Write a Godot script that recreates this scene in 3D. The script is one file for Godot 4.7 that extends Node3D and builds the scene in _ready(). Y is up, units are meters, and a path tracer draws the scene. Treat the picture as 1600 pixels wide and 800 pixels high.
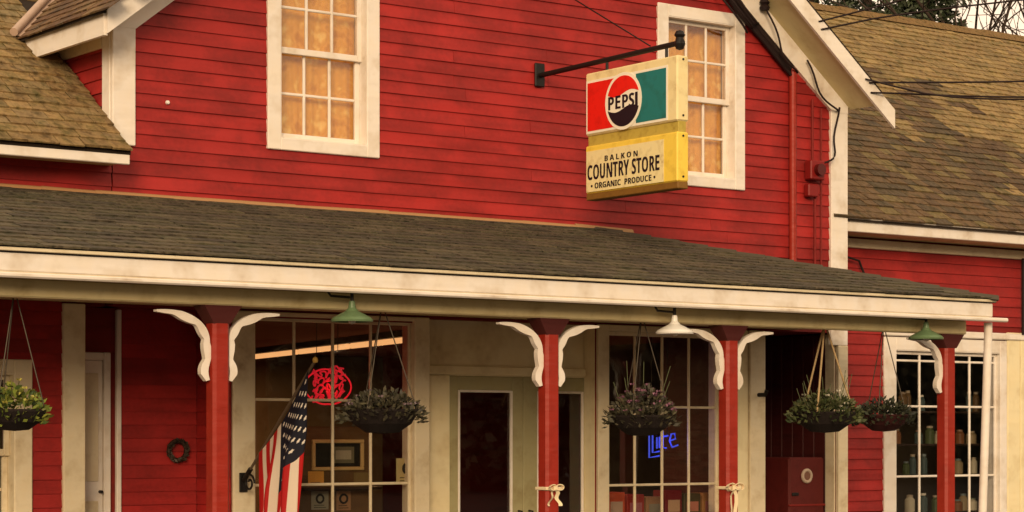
extends Node3D
# A red clapboard country store with a long front porch, seen from its left front.
# x runs along the facade, y is up, z comes out of the facade (main front wall at z = 0).

const EXPO := 0.045            # clapboard exposure is 0.103 m; EXPO is the trim thickness
const COURSE := 0.103
const ORD := ["first", "second", "third", "fourth", "fifth", "sixth", "seventh", "eighth", "ninth", "tenth", "eleventh", "twelfth", "thirteenth", "fourteenth"]
const CX := 11.22              # middle of the main gable
const PITCH := 0.78

var rng := RandomNumberGenerator.new()
var M := {}
var store: Node3D

# ------------------------------------------------------------------ helpers
func S() -> SurfaceTool:
	var st := SurfaceTool.new()
	st.begin(Mesh.PRIMITIVE_TRIANGLES)
	return st

func tri(st: SurfaceTool, a: Vector3, b: Vector3, c: Vector3, out: Vector3) -> void:
	var n := (c - a).cross(b - a)
	if n.length_squared() < 1e-16:
		return
	if n.dot(out) < 0.0:
		var t := b
		b = c
		c = t
		n = -n
	n = n.normalized()
	for v: Vector3 in [a, b, c]:
		st.set_normal(n)
		st.add_vertex(v)

func poly(st: SurfaceTool, p: Array, out: Vector3) -> void:
	for i in range(1, p.size() - 1):
		tri(st, p[0], p[i], p[i + 1], out)

func hexa(st: SurfaceTool, p: Array) -> void:
	# eight corners: 0-3 bottom ring, 4-7 top ring (convex)
	var c := Vector3.ZERO
	for v: Vector3 in p:
		c += v / 8.0
	for f: Array in [[0, 1, 2, 3], [4, 5, 6, 7], [0, 1, 5, 4], [1, 2, 6, 5], [2, 3, 7, 6], [3, 0, 4, 7]]:
		var m: Vector3 = (p[f[0]] + p[f[1]] + p[f[2]] + p[f[3]]) / 4.0
		poly(st, [p[f[0]], p[f[1]], p[f[2]], p[f[3]]], m - c)

func box(st: SurfaceTool, a: Vector3, b: Vector3) -> void:
	hexa(st, [Vector3(a.x, a.y, a.z), Vector3(b.x, a.y, a.z), Vector3(b.x, a.y, b.z), Vector3(a.x, a.y, b.z),
		Vector3(a.x, b.y, a.z), Vector3(b.x, b.y, a.z), Vector3(b.x, b.y, b.z), Vector3(a.x, b.y, b.z)])

func tbox(st: SurfaceTool, t: Transform3D, h: Vector3) -> void:
	var p := []
	for s: Vector3 in [Vector3(-1, -1, -1), Vector3(1, -1, -1), Vector3(1, -1, 1), Vector3(-1, -1, 1), Vector3(-1, 1, -1), Vector3(1, 1, -1), Vector3(1, 1, 1), Vector3(-1, 1, 1)]:
		p.append(t * (s * h))
	hexa(st, p)

func bbox(st: SurfaceTool, a: Vector3, b: Vector3, bev := 0.006) -> void:
	# a box with chamfered edges
	var c := (a + b) * 0.5
	var h := ((b - a) * 0.5).abs()
	bev = minf(bev, minf(h.x, minf(h.y, h.z)) * 0.6)
	for ax in 3:
		for s: float in [-1.0, 1.0]:
			var q := []
			for k: Vector2 in [Vector2(-1, -1), Vector2(1, -1), Vector2(1, 1), Vector2(-1, 1)]:
				q.append(c + cornerp(h, bev, ax, s, k))
			var o := Vector3.ZERO
			o[ax] = s
			poly(st, q, o)
	for ax in 3:                                     # edges along ax
		var u := (ax + 1) % 3
		var v := (ax + 2) % 3
		for su: float in [-1.0, 1.0]:
			for sv: float in [-1.0, 1.0]:
				var q := []
				for e: Array in [[-1.0, 0], [1.0, 0], [1.0, 1], [-1.0, 1]]:
					var p := Vector3.ZERO
					p[ax] = e[0] * (h[ax] - bev)
					p[u] = su * (h[u] - (0.0 if e[1] == 0 else bev))
					p[v] = sv * (h[v] - (bev if e[1] == 0 else 0.0))
					q.append(c + p)
				var o := Vector3.ZERO
				o[u] = su
				o[v] = sv
				poly(st, q, o)
	for sx: float in [-1.0, 1.0]:
		for sy: float in [-1.0, 1.0]:
			for sz: float in [-1.0, 1.0]:
				var s3 := Vector3(sx, sy, sz)
				var i := h - Vector3.ONE * bev
				tri(st, c + s3 * Vector3(h.x, i.y, i.z), c + s3 * Vector3(i.x, h.y, i.z), c + s3 * Vector3(i.x, i.y, h.z), s3)

func cornerp(h: Vector3, bev: float, ax: int, s: float, k: Vector2) -> Vector3:
	var p := Vector3.ZERO
	p[ax] = s * h[ax]
	p[(ax + 1) % 3] = k.x * (h[(ax + 1) % 3] - bev)
	p[(ax + 2) % 3] = k.y * (h[(ax + 2) % 3] - bev)
	return p

func tube(st: SurfaceTool, pts: Array, r: float, sides := 6, r_end := -1.0) -> void:
	var rings := []
	var up := Vector3(0.31, 0.9, 0.27).normalized()
	for i in pts.size():
		var d: Vector3 = (pts[mini(i + 1, pts.size() - 1)] - pts[maxi(i - 1, 0)]).normalized()
		var u := d.cross(up)
		if u.length() < 0.05:
			u = d.cross(Vector3.RIGHT)
		u = u.normalized()
		var v := d.cross(u)
		var rr := r
		if r_end >= 0.0:
			rr = lerpf(r, r_end, float(i) / (pts.size() - 1))
		var ring := []
		for k in sides:
			var a := TAU * k / sides
			ring.append([pts[i] + (u * cos(a) + v * sin(a)) * rr, u * cos(a) + v * sin(a)])
		rings.append(ring)
	for i in rings.size() - 1:
		for k in sides:
			var k2 := (k + 1) % sides
			var q := [rings[i][k], rings[i][k2], rings[i + 1][k2], rings[i + 1][k]]
			for f: Array in [[0, 1, 2], [0, 2, 3]]:
				var a: Vector3 = q[f[0]][0]
				var b: Vector3 = q[f[1]][0]
				var c: Vector3 = q[f[2]][0]
				var o: Vector3 = q[f[0]][1] + q[f[1]][1] + q[f[2]][1]
				var idx: Array = f.duplicate()
				if (c - a).cross(b - a).dot(o) < 0.0:
					idx = [f[0], f[2], f[1]]
				for j: int in idx:
					st.set_normal(q[j][1])
					st.add_vertex(q[j][0])
	for e: int in [0, rings.size() - 1]:
		var o: Vector3 = (pts[0] - pts[1]) if e == 0 else (pts[pts.size() - 1] - pts[pts.size() - 2])
		var q := []
		for k in sides:
			q.append(rings[e][k][0])
		poly(st, q, o)

func lathe(st: SurfaceTool, prof: Array, c: Vector3, seg := 20) -> void:
	for i in prof.size() - 1:
		var a: Vector2 = prof[i]
		var b: Vector2 = prof[i + 1]
		var nn := Vector2(b.y - a.y, a.x - b.x).normalized()
		for k in seg:
			var t0 := TAU * k / seg
			var t1 := TAU * (k + 1) / seg
			var q := []
			for e: Array in [[a, t0], [a, t1], [b, t1], [b, t0]]:
				var p2: Vector2 = e[0]
				var t: float = e[1]
				q.append([c + Vector3(p2.x * cos(t), p2.y, p2.x * sin(t)), Vector3(nn.x * cos(t), nn.y, nn.x * sin(t))])
			for f: Array in [[0, 1, 2], [0, 2, 3]]:
				var pa: Vector3 = q[f[0]][0]
				var pb: Vector3 = q[f[1]][0]
				var pc: Vector3 = q[f[2]][0]
				var cr := (pc - pa).cross(pb - pa)
				if cr.length_squared() < 1e-16:
					continue
				var idx: Array = f.duplicate()
				if cr.dot(q[f[0]][1]) < 0.0:
					idx = [f[0], f[2], f[1]]
				for j: int in idx:
					st.set_normal(q[j][1])
					st.add_vertex(q[j][0])

func prism(st: SurfaceTool, p2: PackedVector2Array, t: Transform3D, d: float) -> void:
	# outline in t's xy plane, thickness d along t's z (centred)
	var idx := Geometry2D.triangulate_polygon(p2)
	for i in range(0, idx.size(), 3):
		for s: float in [-1.0, 1.0]:
			var q := []
			for j in 3:
				var p := p2[idx[i + j]]
				q.append(t * Vector3(p.x, p.y, s * d * 0.5))
			tri(st, q[0], q[1], q[2], t.basis.z * s)
	var cw := Geometry2D.is_polygon_clockwise(p2)
	for i in p2.size():
		var a := p2[i]
		var b := p2[(i + 1) % p2.size()]
		var o := Vector2(b.y - a.y, a.x - b.x)
		if cw:
			o = -o
		poly(st, [t * Vector3(a.x, a.y, -d * 0.5), t * Vector3(b.x, b.y, -d * 0.5), t * Vector3(b.x, b.y, d * 0.5), t * Vector3(a.x, a.y, d * 0.5)], t.basis * Vector3(o.x, o.y, 0))

func mi(parent: Node, called: String, mesh, mat: Material) -> MeshInstance3D:
	var o := MeshInstance3D.new()
	o.name = called
	if mesh is SurfaceTool:
		mesh = mesh.commit()
	o.mesh = mesh
	o.material_override = mat
	o.cast_shadow = GeometryInstance3D.SHADOW_CASTING_SETTING_ON
	parent.add_child(o, true)
	return o

var taken := {}
func numbered(called: String) -> String:
	var n: int = taken.get(called, 0)
	taken[called] = n + 1
	return called if n == 0 else "%s_%03d" % [called, n]

func thing(called: String, label: String, category: String, at := Vector3.ZERO, group := "") -> Node3D:
	var o := Node3D.new()
	o.name = numbered(called)
	add_child(o)
	o.position = at
	tag(o, label, category, group)
	return o

func tag(o: Node, label: String, category: String, group := "") -> void:
	o.set_meta("label", label)
	o.set_meta("category", category)
	if group:
		o.set_meta("group", group)

func single(called: String, st, mat: Material, label: String, category: String, group := "") -> MeshInstance3D:
	var o := mi(self, numbered(called), st, mat)
	tag(o, label, category, group)
	return o

# ------------------------------------------------------------------ materials
func noise_img(w: int, h: int, freq: float, oct: int, sd: int) -> Image:
	var f := FastNoiseLite.new()
	f.noise_type = FastNoiseLite.TYPE_SIMPLEX_SMOOTH
	f.frequency = freq
	f.fractal_octaves = oct
	f.seed = sd
	return f.get_seamless_image(w, h)

func ramp_tex(w: int, h: int, freq: float, oct: int, sd: int, cols: Array, sx := 1, sy := 1) -> ImageTexture:
	# noise mapped through a list of colours; sx, sy stretch the noise into streaks
	var im := noise_img(w / sx, h / sy, freq, oct, sd)
	im.resize(w, h, Image.INTERPOLATE_CUBIC)
	var fine := noise_img(w, h, 0.18, 2, sd + 7)
	var o := Image.create(w, h, true, Image.FORMAT_RGB8)
	for y in h:
		for x in w:
			var v := clampf(im.get_pixel(x, y).r * 0.82 + fine.get_pixel(x, y).r * 0.18, 0.0, 0.999) * (cols.size() - 1)
			var i := int(v)
			o.set_pixel(x, y, cols[i].lerp(cols[i + 1], v - i))
	o.generate_mipmaps()
	return ImageTexture.create_from_image(o)

func bump_tex(w: int, h: int, freq: float, oct: int, sd: int, strength: float, sx := 1, sy := 1) -> ImageTexture:
	var im := noise_img(w / sx, h / sy, freq, oct, sd)
	im.resize(w, h, Image.INTERPOLATE_CUBIC)
	im.convert(Image.FORMAT_RGB8)
	im.bump_map_to_normal_map(strength)
	im.generate_mipmaps()
	return ImageTexture.create_from_image(im)

func mat(col: Color, rough := 0.7, tex: Texture2D = null, scale := 1.0, nrm: Texture2D = null, ns := 0.5) -> StandardMaterial3D:
	var m := StandardMaterial3D.new()
	m.albedo_color = col
	m.roughness = rough
	m.metallic_specular = 0.4
	if tex or nrm:
		m.uv1_triplanar = true
		m.uv1_world_triplanar = true
		m.uv1_scale = Vector3.ONE * scale
	if tex:
		m.albedo_texture = tex
	if nrm:
		m.normal_enabled = true
		m.normal_texture = nrm
		m.normal_scale = ns
	return m

func make_materials() -> void:
	var g := func(v: float) -> Color: return Color(v, v, v)
	var streak := ramp_tex(256, 256, 0.03, 4, 3, [g.call(0.72), g.call(0.9), g.call(1.0), g.call(0.94), g.call(1.0)], 8, 1)
	var worn := ramp_tex(256, 256, 0.022, 5, 11, [Color(0.8, 0.75, 0.7), Color(0.94, 0.92, 0.89), Color(1, 1, 1), Color(1, 0.99, 0.97), Color(0.93, 0.91, 0.88)])
	var grain := bump_tex(256, 256, 0.05, 4, 5, 2.0, 8, 1)
	var rough_n := bump_tex(256, 256, 0.08, 4, 9, 4.0)
	# red paint: fine streaks along the boards over broad sun-faded and grubby patches
	var si := noise_img(64, 512, 0.03, 4, 3)
	si.resize(512, 512, Image.INTERPOLATE_CUBIC)
	var ci := noise_img(512, 512, 0.009, 5, 41)
	var fi := noise_img(512, 512, 0.12, 3, 43)
	var fo := Image.create(512, 512, true, Image.FORMAT_RGB8)
	for y in 512:
		for x in 512:
			var a := 0.86 + 0.2 * (si.get_pixel(x, y).r - 0.5) + 0.12 * (fi.get_pixel(x, y).r - 0.5)
			var f := smoothstep(0.5, 0.85, ci.get_pixel(x, y).r)
			var dk := smoothstep(0.45, 0.15, ci.get_pixel(x, y).r)
			var c := Color(a, a, a).lerp(Color(1.0, 1.0, 1.0), f * 0.7).lerp(Color(0.62, 0.6, 0.55), dk * 0.28)
			fo.set_pixel(x, y, c)
	fo.generate_mipmaps()
	var faded := ImageTexture.create_from_image(fo)
	M.red = []
	for k in 5:
		var d: float = [1.0, 0.975, 1.03, 0.985, 1.015][k]
		M.red.append(mat(Color(0.68 * d, 0.16 * d, 0.148 * d), 0.62, faded, 0.27 + 0.02 * k, grain, 0.35))
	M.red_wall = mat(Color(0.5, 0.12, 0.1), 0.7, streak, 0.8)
	M.red_post = mat(Color(0.6, 0.165, 0.11), 0.45, worn, 0.9, grain, 0.3)
	M.maroon = mat(Color(0.3, 0.11, 0.1), 0.6, streak, 0.8, grain, 0.3)  # darkened red that carries the shade of post tops and far recess
	M.trim = mat(Color(0.92, 0.89, 0.85), 0.55, worn, 0.35, grain, 0.3)
	M.trim_old = mat(Color(0.89, 0.84, 0.72), 0.6, worn, 0.5, grain, 0.35)
	M.soffit = mat(Color(0.84, 0.78, 0.6), 0.7, worn, 0.5, grain, 0.3)
	M.door = mat(Color(0.66, 0.63, 0.47), 0.5, worn, 0.5, grain, 0.25)
	M.cream = mat(Color(0.93, 0.88, 0.72), 0.6, worn, 0.3, grain, 0.3)
	var sh := ramp_tex(512, 512, 0.025, 5, 21, [Color(0.36, 0.34, 0.28), Color(0.5, 0.48, 0.4), Color(0.86, 0.82, 0.74), Color(1, 0.98, 0.92), Color(0.84, 0.84, 0.72), Color(0.5, 0.54, 0.38), Color(0.45, 0.5, 0.34)])
	M.shingle = mat(Color(1, 1, 1), 0.9, sh, 0.45, rough_n, 0.9)
	M.shingle.vertex_color_use_as_albedo = true
	M.porch_shingle = mat(Color(1, 1, 1), 0.9, sh, 0.6, rough_n, 0.9)
	M.porch_shingle.vertex_color_use_as_albedo = true
	M.roof_base = mat(Color(0.16, 0.12, 0.085), 0.95)
	M.flashing = mat(Color(0.72, 0.62, 0.55), 0.5, worn, 1.2)
	M.dark_metal = mat(Color(0.1, 0.085, 0.075), 0.5)
	M.cable = mat(Color(0.13, 0.07, 0.065), 0.7)
	M.white_metal = mat(Color(0.92, 0.91, 0.88), 0.3)
	M.green_enamel = mat(Color(0.4, 0.5, 0.36), 0.35, worn, 2.0)
	M.bulb = mat(Color(0.9, 0.88, 0.82), 0.2)
	var gl := StandardMaterial3D.new()
	gl.transparency = BaseMaterial3D.TRANSPARENCY_ALPHA
	gl.albedo_color = Color(0.05, 0.06, 0.05, 0.08)
	gl.roughness = 0.0
	M.glass = gl
	var lace := ramp_tex(512, 512, 0.007, 3, 31, [Color(0.74, 0.48, 0.15), Color(0.84, 0.57, 0.19), Color(0.95, 0.7, 0.3), Color(0.9, 0.64, 0.24), Color(1.0, 0.82, 0.44), Color(1.0, 0.9, 0.58)])
	M.curtain = mat(Color(1, 1, 1), 0.9, lace, 1.4)
	M.wood_dark = mat(Color(0.2, 0.13, 0.085), 0.6, streak, 1.2)
	M.wood_mid = mat(Color(0.42, 0.31, 0.17), 0.6, streak, 1.2)
	M.interior = mat(Color(0.4, 0.34, 0.26), 0.9, worn, 0.4)
	M.interior_floor = mat(Color(0.3, 0.2, 0.12), 0.6, streak, 0.8)
	M.deck = mat(Color(0.42, 0.38, 0.33), 0.8, streak, 0.7)
	M.asphalt = mat(Color(0.26, 0.25, 0.24), 0.95, worn, 0.2, rough_n, 0.6)
	M.liner = mat(Color(0.12, 0.09, 0.08), 0.95, worn, 3.0, rough_n, 1.0)
	M.chain = mat(Color(0.36, 0.33, 0.29), 0.5)
	M.chain.metallic = 0.6
	M.cord = mat(Color(0.72, 0.62, 0.46), 0.9, worn, 6.0, rough_n, 1.0)
	M.leaf = StandardMaterial3D.new()
	M.leaf.vertex_color_use_as_albedo = true
	M.leaf.roughness = 0.6
	M.leaf.backlight_enabled = true
	M.leaf.backlight = Color(0.12, 0.16, 0.04)
	M.bark = mat(Color(0.24, 0.19, 0.16), 0.9, worn, 1.5, rough_n, 1.0)

func plain(c: Color, r := 0.6) -> StandardMaterial3D:
	return mat(c, r)

func glow(c: Color, e: float) -> StandardMaterial3D:
	var m := mat(c, 0.4)
	m.emission_enabled = true
	m.emission = c
	m.emission_energy_multiplier = e
	return m

# ------------------------------------------------------------------ building pieces
func rakes(x: float, off := 0.0) -> float:
	# height of the lower edge of the rake frieze on the main gable, plus off
	return 4.70 + PITCH * (3.635 - absf(x - CX)) + off

func wall_grid(st: SurfaceTool, x0: float, x1: float, y0: float, y1: float, z0: float, z1: float, holes: Array) -> void:
	var ys := [y0, y1]
	for h: Rect2 in holes:
		ys.append(clampf(h.position.y, y0, y1))
		ys.append(clampf(h.end.y, y0, y1))
	ys.sort()
	for i in ys.size() - 1:
		if ys[i + 1] - ys[i] < 0.001:
			continue
		var ym: float = (ys[i] + ys[i + 1]) / 2
		for s: Vector2 in spans(x0, x1, ym, holes):
			box(st, Vector3(s.x, ys[i], z0), Vector3(s.y, ys[i + 1], z1))

func spans(x0: float, x1: float, y: float, holes: Array) -> Array:
	var cuts := []
	for h: Rect2 in holes:
		if y > h.position.y and y < h.end.y and h.end.x > x0 and h.position.x < x1:
			cuts.append(Vector2(h.position.x, h.end.x))
	cuts.sort_custom(func(a: Vector2, b: Vector2) -> bool: return a.x < b.x)
	var r := []
	var x := x0
	for c: Vector2 in cuts:
		if c.x - x > 0.01:
			r.append(Vector2(x, c.x))
		x = maxf(x, c.y)
	if x1 - x > 0.01:
		r.append(Vector2(x, x1))
	return r

var clap_mesh: ArrayMesh
func clap_unit() -> ArrayMesh:
	# a clapboard one metre long: thick lower edge, thin upper edge tucked under the next
	if clap_mesh == null:
		var st := S()
		var e := COURSE + 0.012
		hexa(st, [Vector3(0, 0, 0), Vector3(1, 0, 0), Vector3(1, 0, 0.019), Vector3(0, 0, 0.019),
			Vector3(0, e, 0), Vector3(1, e, 0), Vector3(1, e, 0.005), Vector3(0, e, 0.005)])
		clap_mesh = st.commit()
	return clap_mesh

func clapboard(wall: Node, t: Transform3D, length: float) -> void:
	var o := mi(wall, "clapboard", clap_unit(), M.red[rng.randi() % 5])
	var droop := rng.randf_range(-0.002, 0.002)
	var b := Basis(Vector3(length, droop, 0), Vector3(0, 1, 0), Vector3(0, 0, rng.randf_range(0.92, 1.1)))
	o.transform = t * Transform3D(b, Vector3.ZERO)

func clap_wall(wall: Node, x0: float, x1: float, y0: float, y1: float, z: float, holes: Array) -> void:
	var y := y0
	while y < y1 - 0.02:
		for s: Vector2 in spans(x0, x1, y + COURSE * 0.5, holes):
			clapboard(wall, Transform3D(Basis(), Vector3(s.x, y, z)), s.y - s.x)
		y += COURSE

func window_unit(called: String, label: String, ox0: float, ox1: float, oy0: float, oy1: float, z: float, cas: Array, ncol: int, rows: Array, double_hung: bool, cmat: Material) -> MeshInstance3D:
	# ox, oy: the opening; cas: casing widths left, right, bottom, top
	var st := S()
	bbox(st, Vector3(ox0 - cas[0], oy0 - cas[2], z), Vector3(ox0, oy1 + cas[3], z + 0.036))
	bbox(st, Vector3(ox1, oy0 - cas[2], z), Vector3(ox1 + cas[1], oy1 + cas[3], z + 0.036))
	bbox(st, Vector3(ox0 - 0.002, oy0 - cas[2], z), Vector3(ox1 + 0.002, oy0, z + 0.034))
	bbox(st, Vector3(ox0 - 0.002, oy1, z), Vector3(ox1 + 0.002, oy1 + cas[3], z + 0.034))
	var w := mi(store, called, st, cmat)
	w.set_meta("label", label)
	st = S()                                                    # jambs line the opening
	box(st, Vector3(ox0 - 0.02, oy0 - 0.02, z - 0.15), Vector3(ox0 + 0.004, oy1 + 0.02, z + 0.03))
	box(st, Vector3(ox1 - 0.004, oy0 - 0.02, z - 0.15), Vector3(ox1 + 0.02, oy1 + 0.02, z + 0.03))
	box(st, Vector3(ox0 + 0.004, oy0 - 0.02, z - 0.15), Vector3(ox1 - 0.004, oy0 + 0.004, z + 0.03))
	box(st, Vector3(ox0 + 0.004, oy1 - 0.004, z - 0.15), Vector3(ox1 - 0.004, oy1 + 0.02, z + 0.03))
	mi(w, "jamb", st, cmat)
	var bands := []                                             # sashes as [y0, y1, z, row heights]
	if double_hung:
		var ym := (oy0 + oy1) / 2
		bands = [[oy0 + 0.004, ym + 0.02, z - 0.095], [ym - 0.02, oy1 - 0.004, z - 0.058]]
	else:
		bands = [[oy0 + 0.004, oy1 - 0.004, z - 0.035]]
	for b: Array in bands:
		var sw := 0.045 if double_hung else 0.03
		var zb: float = b[2]
		var y0: float = b[0]
		var y1: float = b[1]
		st = S()
		bbox(st, Vector3(ox0 + 0.004, y0, zb - 0.016), Vector3(ox0 + sw, y1, zb + 0.016), 0.004)
		bbox(st, Vector3(ox1 - sw, y0, zb - 0.016), Vector3(ox1 - 0.004, y1, zb + 0.016), 0.004)
		bbox(st, Vector3(ox0 + sw, y0, zb - 0.015), Vector3(ox1 - sw, y0 + 0.05, zb + 0.015), 0.004)
		bbox(st, Vector3(ox0 + sw, y1 - 0.035, zb - 0.015), Vector3(ox1 - sw, y1, zb + 0.015), 0.004)
		mi(w, "sash", st, cmat)
		var gx0 := ox0 + sw
		var gx1 := ox1 - sw
		var gy0 := y0 + 0.05
		var gy1 := y1 - 0.035
		var yr := [gy0]
		if double_hung:
			yr.append((gy0 + gy1) / 2)
		else:
			yr.append_array(rows)
		yr.append(gy1)
		var mw := 0.011
		for k in range(1, ncol):
			var x := lerpf(gx0, gx1, float(k) / ncol)
			st = S()
			bbox(st, Vector3(x - mw, gy0, zb - 0.012), Vector3(x + mw, gy1, zb + 0.012), 0.005)
			mi(w, "muntin", st, cmat)
		for k in range(1, yr.size() - 1):
			st = S()
			bbox(st, Vector3(gx0, yr[k] - mw, zb - 0.01), Vector3(gx1, yr[k] + mw, zb + 0.01), 0.005)
			mi(w, "muntin", st, cmat)
		for k in ncol:
			for j in yr.size() - 1:
				st = S()
				var tilt := rng.randf_range(-0.0015, 0.0015)
				var a := Vector3(lerpf(gx0, gx1, float(k) / ncol), yr[j], zb)
				var c := Vector3(lerpf(gx0, gx1, float(k + 1) / ncol), yr[j + 1], zb)
				hexa(st, [Vector3(a.x, a.y, zb - 0.003 + tilt), Vector3(c.x, a.y, zb - 0.003), Vector3(c.x, a.y, zb), Vector3(a.x, a.y, zb + tilt),
					Vector3(a.x, c.y, zb - 0.003 - tilt), Vector3(c.x, c.y, zb - 0.003), Vector3(c.x, c.y, zb), Vector3(a.x, c.y, zb - tilt)])
				mi(w, "pane", st, M.glass)
	return w

# shingles -----------------------------------------------------------------
var shingle_list := []          # [transform, colour]
func wedge(st: SurfaceTool, t: Transform3D) -> void:
	# unit shingle: x 0..1 wide, y 0..1 up the slope, z thickness
	var p := []
	for v: Vector3 in [Vector3(0, 0, 0), Vector3(1, 0, 0), Vector3(1, 1, 0), Vector3(0, 1, 0), Vector3(0, 0, 1), Vector3(1, 0, 1), Vector3(1, 1, 0.15), Vector3(0, 1, 0.15)]:
		p.append(t * v)
	hexa(st, p)

func shingle_field(o: Vector3, u: Vector3, v: Vector3, n: Vector3, umax: float, vmax: float, expo: float, keep: Callable, cols: Array, wmin: float, wmax: float, thick: float) -> Array:
	var r := []
	var row := 0
	var y := 0.0
	while y < vmax:
		var x := -rng.randf_range(0.0, wmax)
		var wob := rng.randf_range(-0.004, 0.004)
		while x < umax:
			var w := rng.randf_range(wmin, wmax)
			var p := o + u * (x + w * 0.5) + v * y
			if keep.call(p):
				var yy := y + rng.randf_range(-0.008, 0.008) + wob
				var th := thick * rng.randf_range(0.7, 1.4)
				var b := Basis(u * (w - 0.006), v * (expo * 1.28), n * th)
				var c: Color = cols[rng.randi() % cols.size()]
				c = c * rng.randf_range(0.86, 1.14)
				c.a = 1.0
				r.append([Transform3D(b, o + u * x + v * yy), c])
			x += w
		y += expo
		row += 1
	return r

func shingle_stuff(list: Array, parent: Node, m: Material) -> void:
	var st := S()
	for e: Array in list:
		st.set_color(e[1])
		wedge(st, e[0])
	var o := mi(parent, "shingles", st, m)
	o.set_meta("kind", "stuff")

# ------------------------------------------------------------------ scene
func _ready() -> void:
	rng.seed = 7
	# camera: level, lens shifted up
	var cam := Camera3D.new()
	cam.name = "camera"
	cam.projection = Camera3D.PROJECTION_FRUSTUM
	cam.near = 0.1
	cam.far = 400.0
	cam.size = 0.1 * 800.0 / 3461.94
	cam.frustum_offset = Vector2(0, 0.1 * 280.0 / 3461.94)
	cam.position = Vector3(0, 1.65, 15.1)
	cam.rotation_degrees = Vector3(0, -36.3747, 0)
	add_child(cam)
	cam.current = true
	# overcast, warm pale sky
	var sky_m := ProceduralSkyMaterial.new()
	sky_m.sky_top_color = Color(0.86, 0.78, 0.68)
	sky_m.sky_horizon_color = Color(1.0, 0.88, 0.76)
	sky_m.sky_curve = 0.2
	sky_m.ground_bottom_color = Color(0.3, 0.26, 0.2)
	sky_m.ground_horizon_color = Color(0.5, 0.45, 0.36)
	sky_m.sun_angle_max = 1.0
	sky_m.sky_energy_multiplier = 1.18
	var sky := Sky.new()
	sky.sky_material = sky_m
	var env := Environment.new()
	env.background_mode = Environment.BG_SKY
	env.sky = sky
	env.tonemap_mode = Environment.TONE_MAPPER_LINEAR
	env.tonemap_exposure = 1.08
	env.sdfgi_enabled = true
	env.ssao_enabled = true
	env.ssil_enabled = true
	var we := WorldEnvironment.new()
	we.name = "world_environment"
	we.environment = env
	add_child(we)
	var sun := DirectionalLight3D.new()
	sun.name = "sun"
	sun.light_energy = 0.75
	sun.light_color = Color(1.0, 0.88, 0.72)
	sun.light_angular_distance = 20.0
	sun.shadow_enabled = true
	add_child(sun)
	sun.look_at_from_position(Vector3(-6.0, 2.8, 7.7), Vector3.ZERO)

	make_materials()
	build_ground()
	store = thing("country_store", "red clapboard country store with cream trim, two side wings and long front porch", "building")
	build_main()
	build_left_wing()
	build_right_wing()
	build_porch()
	build_lower_front()
	build_interior()
	build_sign()
	build_flag()
	build_baskets()
	build_lamps()
	build_small()
	build_trees()

func build_ground() -> void:
	var st := S()
	poly(st, [Vector3(-200, 0, -200), Vector3(200, 0, -200), Vector3(200, 0, 200), Vector3(-200, 0, 200)], Vector3.UP)
	var g := mi(self, "ground", st, M.asphalt)
	g.set_meta("kind", "structure")

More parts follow.
